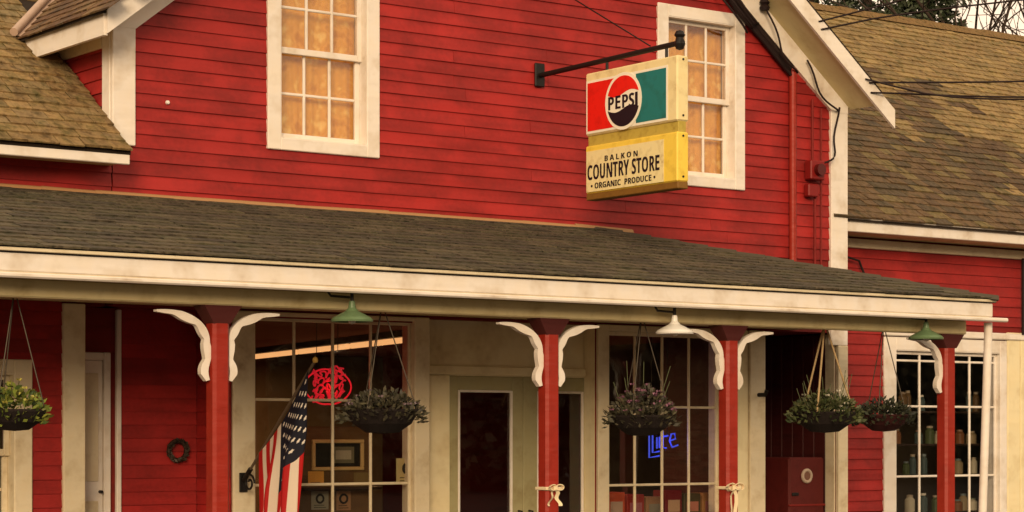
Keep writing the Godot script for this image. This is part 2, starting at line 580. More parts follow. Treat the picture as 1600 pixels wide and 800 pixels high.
func build_main() -> void:
	# front gable wall above the porch roof
	var holes := [Rect2(8.80, 3.94, 0.90, 1.5), Rect2(12.76, 3.94, 0.90, 1.5)]
	var st := S()
	wall_grid(st, 7.42, 15.03, 2.62, 4.62, -0.14, 0.0, holes)
	var gy := 4.62
	while gy < rakes(CX, 0.16):                                 # stepped up under the rakes
		var hw := minf(3.805, 3.635 - (gy + 0.05 - 4.91) / PITCH)
		for sp: Vector2 in spans(CX - hw, CX + hw, gy + 0.025, holes):
			box(st, Vector3(sp.x, gy, -0.14), Vector3(sp.y, gy + 0.05, 0.0))
		gy += 0.05
	var wall := mi(store, "gable_wall", st, M.red_wall)
	wall.set_meta("label", "red clapboard front gable wall above the porch roof")
	var y := 3.30
	while y < rakes(CX) - 0.05:
		var half := 3.66
		if y + COURSE < 3.87:
			half = 3.81
		if y + COURSE > 4.70:
			half = 3.635 - (y + COURSE * 0.5 - 4.78) / PITCH
		for s: Vector2 in spans(CX - half, CX + half, y + COURSE * 0.5, [Rect2(8.74, 3.9, 1.02, 1.59), Rect2(12.72, 3.9, 1.02, 1.59)]):
			# break long courses with a butt joint
			if s.y - s.x > 2.4 and y < 5.5 and rng.randf() < 0.6:
				var j := rng.randf_range(s.x + 0.6, s.y - 0.6)
				clapboard(wall, Transform3D(Basis(), Vector3(s.x, y, 0)), j - s.x - 0.003)
				clapboard(wall, Transform3D(Basis(), Vector3(j, y, 0)), s.y - j)
			else:
				clapboard(wall, Transform3D(Basis(), Vector3(s.x, y, 0)), s.y - s.x)
		y += COURSE
	# left side wall, its clapboards showing above the wing roof
	st = S()
	box(st, Vector3(7.42, 2.62, -8.0), Vector3(7.56, 4.62, -0.141))
	box(st, Vector3(14.89, 2.62, -8.0), Vector3(15.03, 4.62, -0.141))
	box(st, Vector3(7.42, 0.0, -8.14), Vector3(15.03, 4.62, -8.001))
	prism(st, PackedVector2Array([Vector2(CX - 3.8, 4.621), Vector2(CX + 3.8, 4.621), Vector2(CX, rakes(CX, 0.15))]), Transform3D(Basis(), Vector3(0, 0, -8.07)), 0.13)
	var side := mi(store, "side_wall", st, M.red_wall)
	y = 3.92
	var turned := Transform3D(Basis(Vector3(0, 0, 1), Vector3(0, 1, 0), Vector3(-1, 0, 0)), Vector3.ZERO)
	while y < 4.56:
		clapboard(side, Transform3D(turned.basis, Vector3(7.42, y, -2.4)), 2.4)
		y += COURSE
	# corner boards
	for x: Array in [[7.395, 7.585], [14.836, 15.055]]:
		st = S()
		bbox(st, Vector3(x[0], 2.5 if x[0] > 10 else 3.82, 0.0), Vector3(x[1], 4.79, 0.045))
		if x[0] < 10:
			bbox(st, Vector3(7.39, 3.86, -0.13), Vector3(7.4195, 4.80, -0.001))
		mi(store, "corner_board", st, M.trim)
	# rake friezes on the wall
	for s: float in [-1.0, 1.0]:
		st = S()
		var p := PackedVector2Array()
		var xo := CX + s * 3.635
		var xw := CX + s * 3.83
		p.append(Vector2(xo, 4.70))
		p.append(Vector2(CX, rakes(CX)))
		p.append(Vector2(CX, rakes(CX, 0.22)))
		p.append(Vector2(xw, 4.92 - 0.195 * PITCH))
		p.append(Vector2(xw, 4.70))
		prism(st, p, Transform3D(Basis(), Vector3(0, 0, 0.024)), 0.05)
		mi(store, "rake_frieze", st, M.trim)
	# side frieze under the left eave
	st = S()
	bbox(st, Vector3(7.385, 4.56, -8.0), Vector3(7.4195, 4.82, -0.135))
	mi(store, "eave_frieze", st, M.trim_old)
	# roof: two slabs with soffit boards, rake fascias and left eave fascia
	var z1 := 0.42
	var z0 := -8.4
	var peak := rakes(CX, 0.22)
	var dx := 4.05
	for s: float in [-1.0, 1.0]:
		st = S()
		var dxs := dx if s < 0.0 else 3.86            # the right eave is cut back to the wall, only its rake board runs on
		var ex := CX + s * dxs
		var ey := peak - dxs * PITCH
		hexa(st, [Vector3(ex, ey, z0), Vector3(CX, peak, z0), Vector3(CX, peak, z1 - 0.03), Vector3(ex, ey, z1 - 0.03),
			Vector3(ex, ey + 0.05, z0), Vector3(CX, peak + 0.05, z0), Vector3(CX, peak + 0.05, z1 - 0.03), Vector3(ex, ey + 0.05, z1 - 0.03)])
		mi(store, "soffit", st, M.soffit)
		st = S()
		var ex2 := CX + s * (dxs + 0.05)
		var ey2 := ey - 0.05 * PITCH
		hexa(st, [Vector3(ex2, ey2 + 0.142, z0), Vector3(CX, peak + 0.142, z0), Vector3(CX, peak + 0.142, z1 - 0.004), Vector3(ex2, ey2 + 0.142, z1 - 0.004),
			Vector3(ex2, ey2 + 0.17, z0), Vector3(CX, peak + 0.17, z0), Vector3(CX, peak + 0.17, z1 - 0.004), Vector3(ex2, ey2 + 0.17, z1 - 0.004)])
		var slab := mi(store, "main_roof", st, M.roof_base)
		if s < 0:
			var v := Vector3(1, PITCH, 0).normalized()
			var n := Vector3(-PITCH, 1, 0).normalized()
			var brown := [Color(0.16, 0.09, 0.055), Color(0.2, 0.12, 0.07), Color(0.13, 0.085, 0.06), Color(0.22, 0.14, 0.08)]
			var f := shingle_field(Vector3(ex2 - 0.02, ey2 + 0.157, -3.2), Vector3(0, 0, 1), v, n, 3.65, 2.0, 0.13, func(_q: Vector3) -> bool: return true, brown, 0.12, 0.28, 0.014)
			shingle_stuff(f, slab, M.shingle)
		st = S()                                                # rake fascia
		var rx := CX + s * (dx if s < 0.0 else 4.08)
		var ry := peak - absf(rx - CX) * PITCH
		hexa(st, [Vector3(rx, ry - 0.03, z1 - 0.028), Vector3(CX, peak - 0.03, z1 - 0.028), Vector3(CX, peak - 0.03, z1), Vector3(rx, ry - 0.03, z1),
			Vector3(rx, ry + 0.145, z1 - 0.028), Vector3(CX, peak + 0.145, z1 - 0.028), Vector3(CX, peak + 0.145, z1), Vector3(rx, ry + 0.145, z1)])
		mi(store, "rake_fascia", st, M.trim)
		if s < 0.0:
			st = S()                                            # eave fascia
			box(st, Vector3(ex - 0.018, ey - 0.04, z0), Vector3(ex + 0.015, ey + 0.12, z1 - 0.03))
			mi(store, "eave_fascia", st, M.trim)
	# upper windows with drawn gold curtains
	for k in 2:
		var xo: float = [8.85, 12.83][k]
		var w := window_unit("window", ["left upper sash window above the porch, gold curtain drawn", "right upper sash window behind the hanging sign, gold curtain drawn"][k],
			xo, xo + 0.80, 3.985, 5.385, 0.0, [0.12, 0.12, 0.095, 0.11], 3, [], true, M.trim)
		st = S()
		# a curtain in shallow folds
		var pr := Vector3.ZERO
		for i in 61:
			var x := xo - 0.01 + 0.82 * i / 60.0
			var q := Vector3(x, 0, -0.17 + 0.005 * sin(i * 0.5) + 0.002 * sin(i * 1.3 + 1.0))
			if i > 0:
				poly(st, [pr + Vector3(0, 3.96, 0), q + Vector3(0, 3.96, 0), q + Vector3(0, 5.41, 0), pr + Vector3(0, 5.41, 0)], Vector3(0, 0, 1))
			pr = q
		mi(w, "curtain", st, M.curtain)

func wing_y(z: float) -> float:
	return 4.0 - 0.7 * z

func build_left_wing() -> void:
	# wall stub that shows at the left edge, with a window whose casing shows
	var st := S()
	wall_grid(st, 1.0, 7.17, 0.0, 3.72, -0.14, 0.0, [Rect2(5.55, 0.9, 1.1, 1.2)])
	box(st, Vector3(7.03, 0.0, -1.72), Vector3(7.17, 3.7, -0.141))
	box(st, Vector3(1.0, 0.0, -8.3), Vector3(1.14, 3.7, -0.141))
	box(st, Vector3(1.141, 0.0, -8.3), Vector3(7.4, 3.7, -8.16))
	var wall := mi(store, "wing_wall", st, M.red_wall)
	wall.set_meta("label", "left wing wall under the porch")
	clap_wall(wall, 5.4, 7.0, 0.5, 2.6, 0.0, [Rect2(5.3, 0.8, 1.46, 1.39)])
	clap_wall(wall, 5.6, 7.40, 3.30, 3.7, 0.0, [])
	st = S()
	bbox(st, Vector3(7.0, 0.15, 0.0), Vector3(7.175, 2.62, 0.045))
	bbox(st, Vector3(7.171, 0.15, -0.16), Vector3(7.195, 2.62, -0.001))
	mi(store, "corner_board", st, M.trim_old)
	window_unit("window", "leftmost porch window behind a hanging basket", 5.55, 6.62, 0.95, 2.09, 0.0, [0.14, 0.14, 0.1, 0.11], 2, [], true, M.trim_old)
	st = S()
	box(st, Vector3(5.4, 0.9, -0.62), Vector3(6.8, 2.3, -0.6))
	mi(store, "interior_wall", st, M.interior)
	# roof
	var a := 1.0
	var b := 7.39
	st = S()
	var sl := Vector3(0, 0.7, -1).normalized()
	var nn := Vector3(0, 1, 0.7).normalized()
	hexa(st, [Vector3(a, wing_y(0.35) - 0.05, 0.35), Vector3(b, wing_y(0.35) - 0.05, 0.35), Vector3(b, wing_y(0.35), 0.35), Vector3(a, wing_y(0.35), 0.35),
		Vector3(a, wing_y(-4.4) - 0.05, -4.4), Vector3(b, wing_y(-4.4) - 0.05, -4.4), Vector3(b, wing_y(-4.4), -4.4), Vector3(a, wing_y(-4.4), -4.4)])
	# part of the wing roof that runs up onto the main roof
	var za := -1.28
	hexa(st, [Vector3(7.39, wing_y(za) - 0.05, za), Vector3(7.4, wing_y(za) - 0.05, za), Vector3(7.4, wing_y(za), za), Vector3(7.39, wing_y(za), za),
		Vector3(7.39, wing_y(-4.4) - 0.05, -4.4), Vector3(10.2, wing_y(-4.4) - 0.05, -4.4), Vector3(10.2, wing_y(-4.4), -4.4), Vector3(7.39, wing_y(-4.4), -4.4)])
	hexa(st, [Vector3(a, wing_y(-4.4) - 0.05, -4.4), Vector3(7.4, wing_y(-4.4) - 0.05, -4.4), Vector3(7.4, wing_y(-4.4), -4.4), Vector3(a, wing_y(-4.4), -4.4),
		Vector3(a, 3.7, -8.4), Vector3(7.4, 3.7, -8.4), Vector3(7.4, 3.75, -8.4), Vector3(a, 3.75, -8.4)])
	var roof := mi(store, "wing_roof", st, M.roof_base)
	roof.set_meta("label", "brown shingled roof of the left wing")
	var cols := [Color(0.25, 0.172, 0.086), Color(0.275, 0.19, 0.095), Color(0.245, 0.178, 0.098), Color(0.215, 0.155, 0.08), Color(0.29, 0.2, 0.1), Color(0.23, 0.18, 0.1)]
	var main_at := func(q: Vector3) -> float: return rakes(q.x, 0.40)
	var keep := func(q: Vector3) -> bool: return q.x < 7.48 or (q.y > main_at.call(q) - 0.02 and q.x > 7.36)
	var f := shingle_field(Vector3(4.6, wing_y(0.38), 0.38), Vector3.RIGHT, sl, nn, 4.6, 4.4, 0.125, keep, cols, 0.11, 0.26, 0.016)
	# trim the shingles that reach the main block's side wall
	var trimmed := []
	for e: Array in f:
		var t: Transform3D = e[0]
		if t.origin.y < main_at.call(Vector3(7.6, 0, 0)) and t.origin.x + t.basis.x.x > 7.388:
			if t.origin.x > 7.35:
				continue
			t.basis.x = Vector3(7.388 - t.origin.x, 0, 0)
			e[0] = t
		trimmed.append(e)
	f = trimmed
	roof_shingles(f, roof, 135, Vector3(7.3, 3.9, 0.2))
	# fascia, soffit
	st = S()
	bbox(st, Vector3(a, 3.635, 0.32), Vector3(7.385, 3.742, 0.35))
	mi(store, "eave_fascia", st, M.trim)
	st = S()
	box(st, Vector3(a, 3.66, 0.001), Vector3(7.385, 3.675, 0.319))
	mi(store, "soffit", st, M.soffit)
	# valley flashing between wing roof and main roof
	st = S()
	var v0 := Vector3(7.14, 0, 0)
	var v1 := Vector3(9.0, 0, 0)
	for q: Array in [[v0, 0], [v1, 1]]:
		pass
	var pa := valley(7.1)
	var pb := valley(8.6)
	var side := Vector3(-0.6, -0.02, -0.6).normalized() * 0.075
	poly(st, [pa - side, pb - side, pb + side * 0.3 + Vector3(0, 0.02, 0), pa + side * 0.3 + Vector3(0, 0.02, 0)], Vector3.UP)
	var lift := Vector3(-0.02, 0.035, 0.02)
	tube(st, [pa + lift, pb + lift], 0.034, 8)
	mi(store, "valley_flashing", st, M.flashing)

func valley(x: float) -> Vector3:
	var yy := rakes(x, 0.41)
	return Vector3(x, yy + 0.01, (4.0 - yy) / 0.7)

func roof_shingles(f: Array, roof: Node, count: int, near: Vector3) -> void:
	f.sort_custom(func(p: Array, q: Array) -> bool: return (p[0] as Transform3D).origin.distance_squared_to(near) < (q[0] as Transform3D).origin.distance_squared_to(near))
	var tones := []
	for k in 10:
		var st := S()
		st.set_color((f[k * 7][1] as Color))
		wedge(st, Transform3D())
		tones.append(st.commit())
	for i in mini(count, f.size()):
		var o := mi(roof, "shingle", tones[rng.randi() % 10], M.shingle)
		o.transform = f[i][0]
	shingle_stuff(f.slice(count), roof, M.shingle)

func right_y(z: float) -> float:
	return 3.755 - 0.70 * z

func build_right_wing() -> void:
	var zw := -0.45
	var st := S()
	wall_grid(st, 15.06, 24.0, 0.0, 3.75, zw - 0.14, zw, [Rect2(16.17, 0.6, 1.56, 2.02)])
	box(st, Vector3(23.86, 0.0, -9.0), Vector3(24.0, 3.75, zw - 0.141))
	box(st, Vector3(15.06, 0.0, -9.14), Vector3(24.0, 3.75, -9.001))
	var wall := mi(store, "wing_wall", st, M.red_wall)
	wall.set_meta("label", "right wing wall with the far shop window")
	clap_wall(wall, 15.06, 16.04, 0.9, 2.75, zw, [])
	clap_wall(wall, 15.06, 19.2, 2.78, 3.5, zw, [])
	# frieze and eave
	st = S()
	bbox(st, Vector3(15.06, 3.49, zw), Vector3(24.0, 3.58, zw + 0.05))
	mi(store, "eave_frieze", st, M.trim_old)
	st = S()
	box(st, Vector3(15.06, 3.60, zw - 0.05), Vector3(24.0, 3.615, -0.03))
	mi(store, "soffit", st, M.soffit)
	st = S()
	bbox(st, Vector3(15.06, 3.595, -0.032), Vector3(24.0, 3.70, 0.0))
	bbox(st, Vector3(15.06, 3.705, -0.02), Vector3(24.0, 3.745, 0.035), 0.012)
	mi(store, "eave_fascia", st, M.trim)
	# roof
	st = S()
	var zr := -4.45
	hexa(st, [Vector3(15.04, right_y(0.03) - 0.04, 0.03), Vector3(24.4, right_y(0.03) - 0.04, 0.03), Vector3(24.4, right_y(0.03), 0.03), Vector3(15.04, right_y(0.03), 0.03),
		Vector3(11.4, right_y(zr) - 0.04, zr), Vector3(24.4, right_y(zr) - 0.04, zr), Vector3(24.4, right_y(zr), zr), Vector3(11.4, right_y(zr), zr)])
	hexa(st, [Vector3(11.4, right_y(zr) - 0.04, zr), Vector3(24.4, right_y(zr) - 0.04, zr), Vector3(24.4, right_y(zr), zr), Vector3(11.4, right_y(zr), zr),
		Vector3(15.04, right_y(0.03) - 0.04, 2 * zr - 0.3), Vector3(24.4, right_y(0.03) - 0.04, 2 * zr - 0.3), Vector3(24.4, right_y(0.03), 2 * zr - 0.3), Vector3(15.04, right_y(0.03), 2 * zr - 0.3)])
	prism(st, PackedVector2Array([Vector2(0.45, 3.75), Vector2(8.9, 3.75), Vector2(4.45, 6.75)]), Transform3D(Basis(Vector3(0, 0, -1), Vector3(0, 1, 0), Vector3(1, 0, 0)), Vector3(23.93, 0, 0)), 0.12)
	var roof := mi(store, "wing_roof", st, M.roof_base)
	roof.set_meta("label", "mossy brown shingled roof of the right wing")
	var sl := Vector3(0, 0.7, -1).normalized()
	var nn := Vector3(0, 1, 0.7).normalized()
	var tan_cols := [Color(0.28, 0.198, 0.098), Color(0.305, 0.215, 0.108), Color(0.262, 0.19, 0.098), Color(0.32, 0.23, 0.112)]
	var moss := FastNoiseLite.new()
	moss.seed = 4
	moss.frequency = 0.35
	moss.fractal_octaves = 3
	var keep := func(q: Vector3) -> bool: return q.x > 14.9 and q.x < 23.6
	var f := shingle_field(Vector3(14.8, right_y(0.055), 0.055), Vector3.RIGHT, sl, nn, 9.0, 5.5, 0.135, keep, tan_cols, 0.12, 0.3, 0.016)
	# old, mossy, dark shingles on the lower left, newer tan ones to the upper right
	for e: Array in f:
		var p: Vector3 = (e[0] as Transform3D).origin
		var edge := maxf((p.x - 18.7) * 0.6, -p.z - 2.7) + moss.get_noise_2d(p.x * 3.0, p.z * 3.0) * 1.3
		if edge < 0.0:
			e[1] = [Color(0.12, 0.078, 0.045), Color(0.155, 0.1, 0.055), Color(0.19, 0.145, 0.07), Color(0.105, 0.075, 0.05)][rng.randi() % 4]
	# individual shingles keep their own colours: one shared mesh per colour
	f.sort_custom(func(p: Array, q: Array) -> bool: return (p[0] as Transform3D).origin.distance_squared_to(Vector3(15.3, 3.6, 1.0)) < (q[0] as Transform3D).origin.distance_squared_to(Vector3(15.3, 3.6, 1.0)))
	var tones := []
	for k in 12:
		var st2 := S()
		st2.set_color(f[k * 5][1])
		wedge(st2, Transform3D())
		tones.append(st2.commit())
	for i in 160:
		var o := mi(roof, "shingle", tones[rng.randi() % 12], M.shingle)
		o.transform = f[i][0]
	shingle_stuff(f.slice(160), roof, M.shingle)
	# ridge cap
	st = S()
	var ry := right_y(zr)
	var x := 14.0
	while x < 24.3:
		var w := rng.randf_range(0.25, 0.35)
		var j := rng.randf_range(-0.012, 0.012)
		hexa(st, [Vector3(x, ry - 0.06, zr + 0.13), Vector3(x + w, ry - 0.06, zr + 0.13), Vector3(x + w, ry - 0.06, zr - 0.13), Vector3(x, ry - 0.06, zr - 0.13),
			Vector3(x, ry + 0.045 + j, zr + 0.02), Vector3(x + w, ry + 0.045, zr + 0.02), Vector3(x + w, ry + 0.045, zr - 0.02), Vector3(x, ry + 0.045 + j, zr - 0.02)])
		x += w
	mi(roof, "ridge_cap", st, mat(Color(0.5, 0.4, 0.26), 0.9, M.shingle.albedo_texture, 0.9))

func build_porch() -> void:
	var zf := 2.42
	var ye := 2.80
	var yt := 3.44
	var xe := 14.43
	var xl := 1.0
	var xh := 12.0
	# roof
	var st := S()
	poly(st, [Vector3(xl, yt, 0.001), Vector3(xh, yt, 0.001), Vector3(xe, ye, zf), Vector3(xl, ye, zf)], Vector3(0, 1, 0.2))
	poly(st, [Vector3(xh, yt, 0.001), Vector3(xe, ye, 0.001), Vector3(xe, ye, zf)], Vector3(1, 1, 0))
	poly(st, [Vector3(xl, ye - 0.03, 0.001), Vector3(xe, ye - 0.03, 0.001), Vector3(xe, ye - 0.03, zf), Vector3(xl, ye - 0.03, zf)], Vector3(0, -1, 0))
	poly(st, [Vector3(xl, ye - 0.03, zf), Vector3(xe, ye - 0.03, zf), Vector3(xe, ye, zf), Vector3(xl, ye, zf)], Vector3(0, 0, 1))
	poly(st, [Vector3(xe, ye - 0.03, 0), Vector3(xe, ye - 0.03, zf), Vector3(xe, ye, zf), Vector3(xe, ye, 0)], Vector3(1, 0, 0))
	poly(st, [Vector3(xl, ye - 0.03, 0), Vector3(xl, ye - 0.03, zf), Vector3(xl, ye, zf), Vector3(xl, yt, 0)], Vector3(-1, 0, 0))
	var roof := mi(store, "porch_roof", st, M.roof_base)
	roof.set_meta("label", "low dark shingled porch roof hipped at its right end")
	var rise := yt - ye
	var v := Vector3(0, rise, -zf).normalized()
	var n := Vector3(0, zf, rise).normalized()
	var cols := [Color(0.088, 0.075, 0.06), Color(0.105, 0.088, 0.068), Color(0.08, 0.069, 0.057), Color(0.118, 0.1, 0.074), Color(0.097, 0.086, 0.061)]
	var keep := func(q: Vector3) -> bool: return q.x < xe - (zf - q.z) * (xe - xh) / zf + 0.02 and q.z > 0.05
	var f := shingle_field(Vector3(4.4, ye + 0.004, zf + 0.025), Vector3.RIGHT, v, n, 10.2, 2.5, 0.14, keep, cols, 0.22, 0.34, 0.012)
	shingle_stuff(f, roof, M.porch_shingle)
	# hip cap
	st = S()
	var h0 := Vector3(xe + 0.01, ye + 0.02, zf + 0.02)
	var h1 := Vector3(xh, yt + 0.02, 0.02)
	for k in 14:
		var a := h0.lerp(h1, k / 14.0)
		var b := h0.lerp(h1, (k + 1) / 14.0)
		b.y -= 0.012
		var d := (b - a).normalized()
		var w := d.cross(Vector3.UP).normalized() * 0.09
		hexa(st, [a - w + Vector3(0, -0.03, 0), a + w + Vector3(0, -0.03, 0), b + w + Vector3(0, -0.03, 0), b - w + Vector3(0, -0.03, 0),
			a - w * 0.3 + Vector3(0, 0.012, 0), a + w * 0.3 + Vector3(0, 0.012, 0), b + w * 0.3 + Vector3(0, 0.012, 0), b - w * 0.3 + Vector3(0, 0.012, 0)])
	mi(roof, "hip_cap", st, mat(Color(0.3, 0.27, 0.22), 0.9))
	# wavy flashing where roof meets wall
	st = S()
	var x := 5.0
	while x < 11.9:
		var w := rng.randf_range(0.3, 0.9)
		var j := rng.randf_range(-0.008, 0.008)
		hexa(st, [Vector3(x, yt - 0.01, 0.06), Vector3(x + w, yt - 0.01, 0.06), Vector3(x + w, yt - 0.03, 0.02), Vector3(x, yt - 0.03, 0.02),
			Vector3(x, yt + 0.022 + j, 0.045), Vector3(x + w, yt + 0.022 - j, 0.045), Vector3(x + w, yt + 0.03 - j, 0.028), Vector3(x, yt + 0.03 + j, 0.028)])
		x += w
	mi(roof, "flashing", st, mat(Color(0.66, 0.5, 0.34), 0.7))
	# fascia with drip edge, crown and lower bead
	st = S()
	bbox(st, Vector3(xl, 2.775, zf - 0.02), Vector3(xe, 2.797, zf + 0.012), 0.004)
	mi(store, "drip_edge", st, M.trim_old)
	st = S()
	bbox(st, Vector3(xl, 2.65, zf - 0.045), Vector3(xe - 0.02, 2.765, zf - 0.012), 0.008)
	bbox(st, Vector3(xe - 0.055, 2.65, 0.0), Vector3(xe - 0.02, 2.765, zf - 0.046), 0.008)
	mi(store, "fascia", st, M.trim)
	st = S()
	bbox(st, Vector3(xl, 2.612, zf - 0.05), Vector3(xe + 0.16, 2.646, zf + 0.006), 0.01)
	mi(store, "fascia_bead", st, M.trim)
	# soffit boards and porch ceiling boards, running along the porch
	var ceil := S()
	box(ceil, Vector3(xl, 2.655, 0.0), Vector3(xe - 0.056, 2.67, zf - 0.05))
	var ceiling := mi(store, "porch_ceiling", ceil, M.soffit)
	var z := 0.03
	while z < zf - 0.1:
		st = S()
		bbox(st, Vector3(xl, 2.632, z), Vector3(xe - 0.06, 2.652, z + 0.083), 0.005)
		mi(ceiling, "ceiling_board", st, M.soffit)
		z += 0.088
	# beam
	st = S()
	bbox(st, Vector3(xl, 2.51, 2.04), Vector3(xe - 0.07, 2.631, 2.16), 0.01)
	mi(store, "porch_beam", st, M.soffit)
	# posts with scroll brackets
	var profile := post_ring(0.062, 0.02)
	for px: float in [4.35, 7.149, 9.91, 11.685, 14.165]:
		st = S()
		var ring := profile
		for i in ring.size():
			var a: Vector2 = ring[i]
			var b: Vector2 = ring[(i + 1) % ring.size()]
			poly(st, [Vector3(px + a.x, 0.15, 2.10 + a.y), Vector3(px + b.x, 0.15, 2.10 + b.y), Vector3(px + b.x, 2.509, 2.10 + b.y), Vector3(px + a.x, 2.509, 2.10 + a.y)], Vector3(a.x + b.x, 0, a.y + b.y))
		bbox(st, Vector3(px - 0.08, 0.15, 2.02), Vector3(px + 0.08, 0.34, 2.18), 0.012)
		var post := mi(store, "porch_post", st, M.red_post)
		st = S()
		hexa(st, [Vector3(px - 0.063, 2.39, 2.037), Vector3(px + 0.063, 2.39, 2.037), Vector3(px + 0.063, 2.39, 2.163), Vector3(px - 0.063, 2.39, 2.163),
			Vector3(px - 0.14, 2.508, 2.02), Vector3(px + 0.14, 2.508, 2.02), Vector3(px + 0.14, 2.508, 2.18), Vector3(px - 0.14, 2.508, 2.18)])
		mi(post, "shaded_capital", st, M.maroon)  # flared block in darker red, shade under the beam put into its colour
		for s: float in [-1.0, 1.0]:
			if px > 14.0 and s > 0.0:
				continue
			st = S()
			prism(st, bracket_outline(), Transform3D(Basis(Vector3(s, 0, 0), Vector3(0, 1, 0), Vector3(0, 0, 1)), Vector3(px + s * 0.061, 2.509, 2.10)), 0.045)
			mi(post, "bracket", st, M.trim)
	# white leaning downspout at the porch end
	st = S()
	tube(st, [Vector3(14.47, 2.61, 2.30), Vector3(14.47, 2.5, 2.30), Vector3(14.40, 1.0, 2.30), Vector3(14.36, 0.1, 2.30)], 0.036, 10)
	mi(store, "downspout", st, M.trim)
	# floor
	st = S()
	box(st, Vector3(xl, 0.0, 0.001), Vector3(14.7, 0.148, 2.4))
	mi(store, "porch_floor", st, M.deck)

func post_ring(h: float, c: float) -> Array:
	return [Vector2(-h + c, -h), Vector2(h - c, -h), Vector2(h, -h + c), Vector2(h, h - c), Vector2(h - c, h), Vector2(-h + c, h), Vector2(-h, h - c), Vector2(-h, -h + c)]

func bracket_outline() -> PackedVector2Array:
	# x away from the post, y down from the beam (negative); a scalloped band that bends from post to beam
	var mid := []
	for i in 41:
		var t := i / 40.0
		# start low on the post, rise, bend out under the beam
		var p: Vector2
		if t < 0.4:
			p = Vector2(0.03 + 0.012 * sin(t / 0.4 * TAU), lerpf(-0.50, -0.25, t / 0.4))
		else:
			var a := (t - 0.4) / 0.6
			p = Vector2(0.03 + 0.37 * pow(1.0 - cos(a * PI * 0.5), 1.15), -0.25 + 0.205 * sin(a * PI * 0.5))
		mid.append(p)
	var a_side := PackedVector2Array()
	var b_side := PackedVector2Array()
	for i in 41:
		var t := i / 40.0
		var d: Vector2 = (mid[mini(i + 1, 40)] - mid[maxi(i - 1, 0)]).normalized()
		var nrm := Vector2(-d.y, d.x)
		var w := 0.018 + 0.017 * absf(sin(t * PI * 4.5))
		if i < 3:
			w *= 0.35 + 0.2 * i
		var ta := 1.0 if i < 33 else lerpf(1.0, 0.25, (i - 33) / 7.0)
		w *= ta
		a_side.append(mid[i] + nrm * 0.022 * ta)
		b_side.append(mid[i] - nrm * w)
	var out := PackedVector2Array()
	for p in a_side:
		out.append(Vector2(maxf(p.x, 0.0), minf(p.y, -0.001)))
	b_side.reverse()
	for p in b_side:
		out.append(Vector2(maxf(p.x, 0.0), minf(p.y, -0.001)))
	# drop doubled points
	var clean := PackedVector2Array()
	for p in out:
		if clean.size() == 0 or clean[clean.size() - 1].distance_to(p) > 0.003:
			clean.append(p)
	return clean

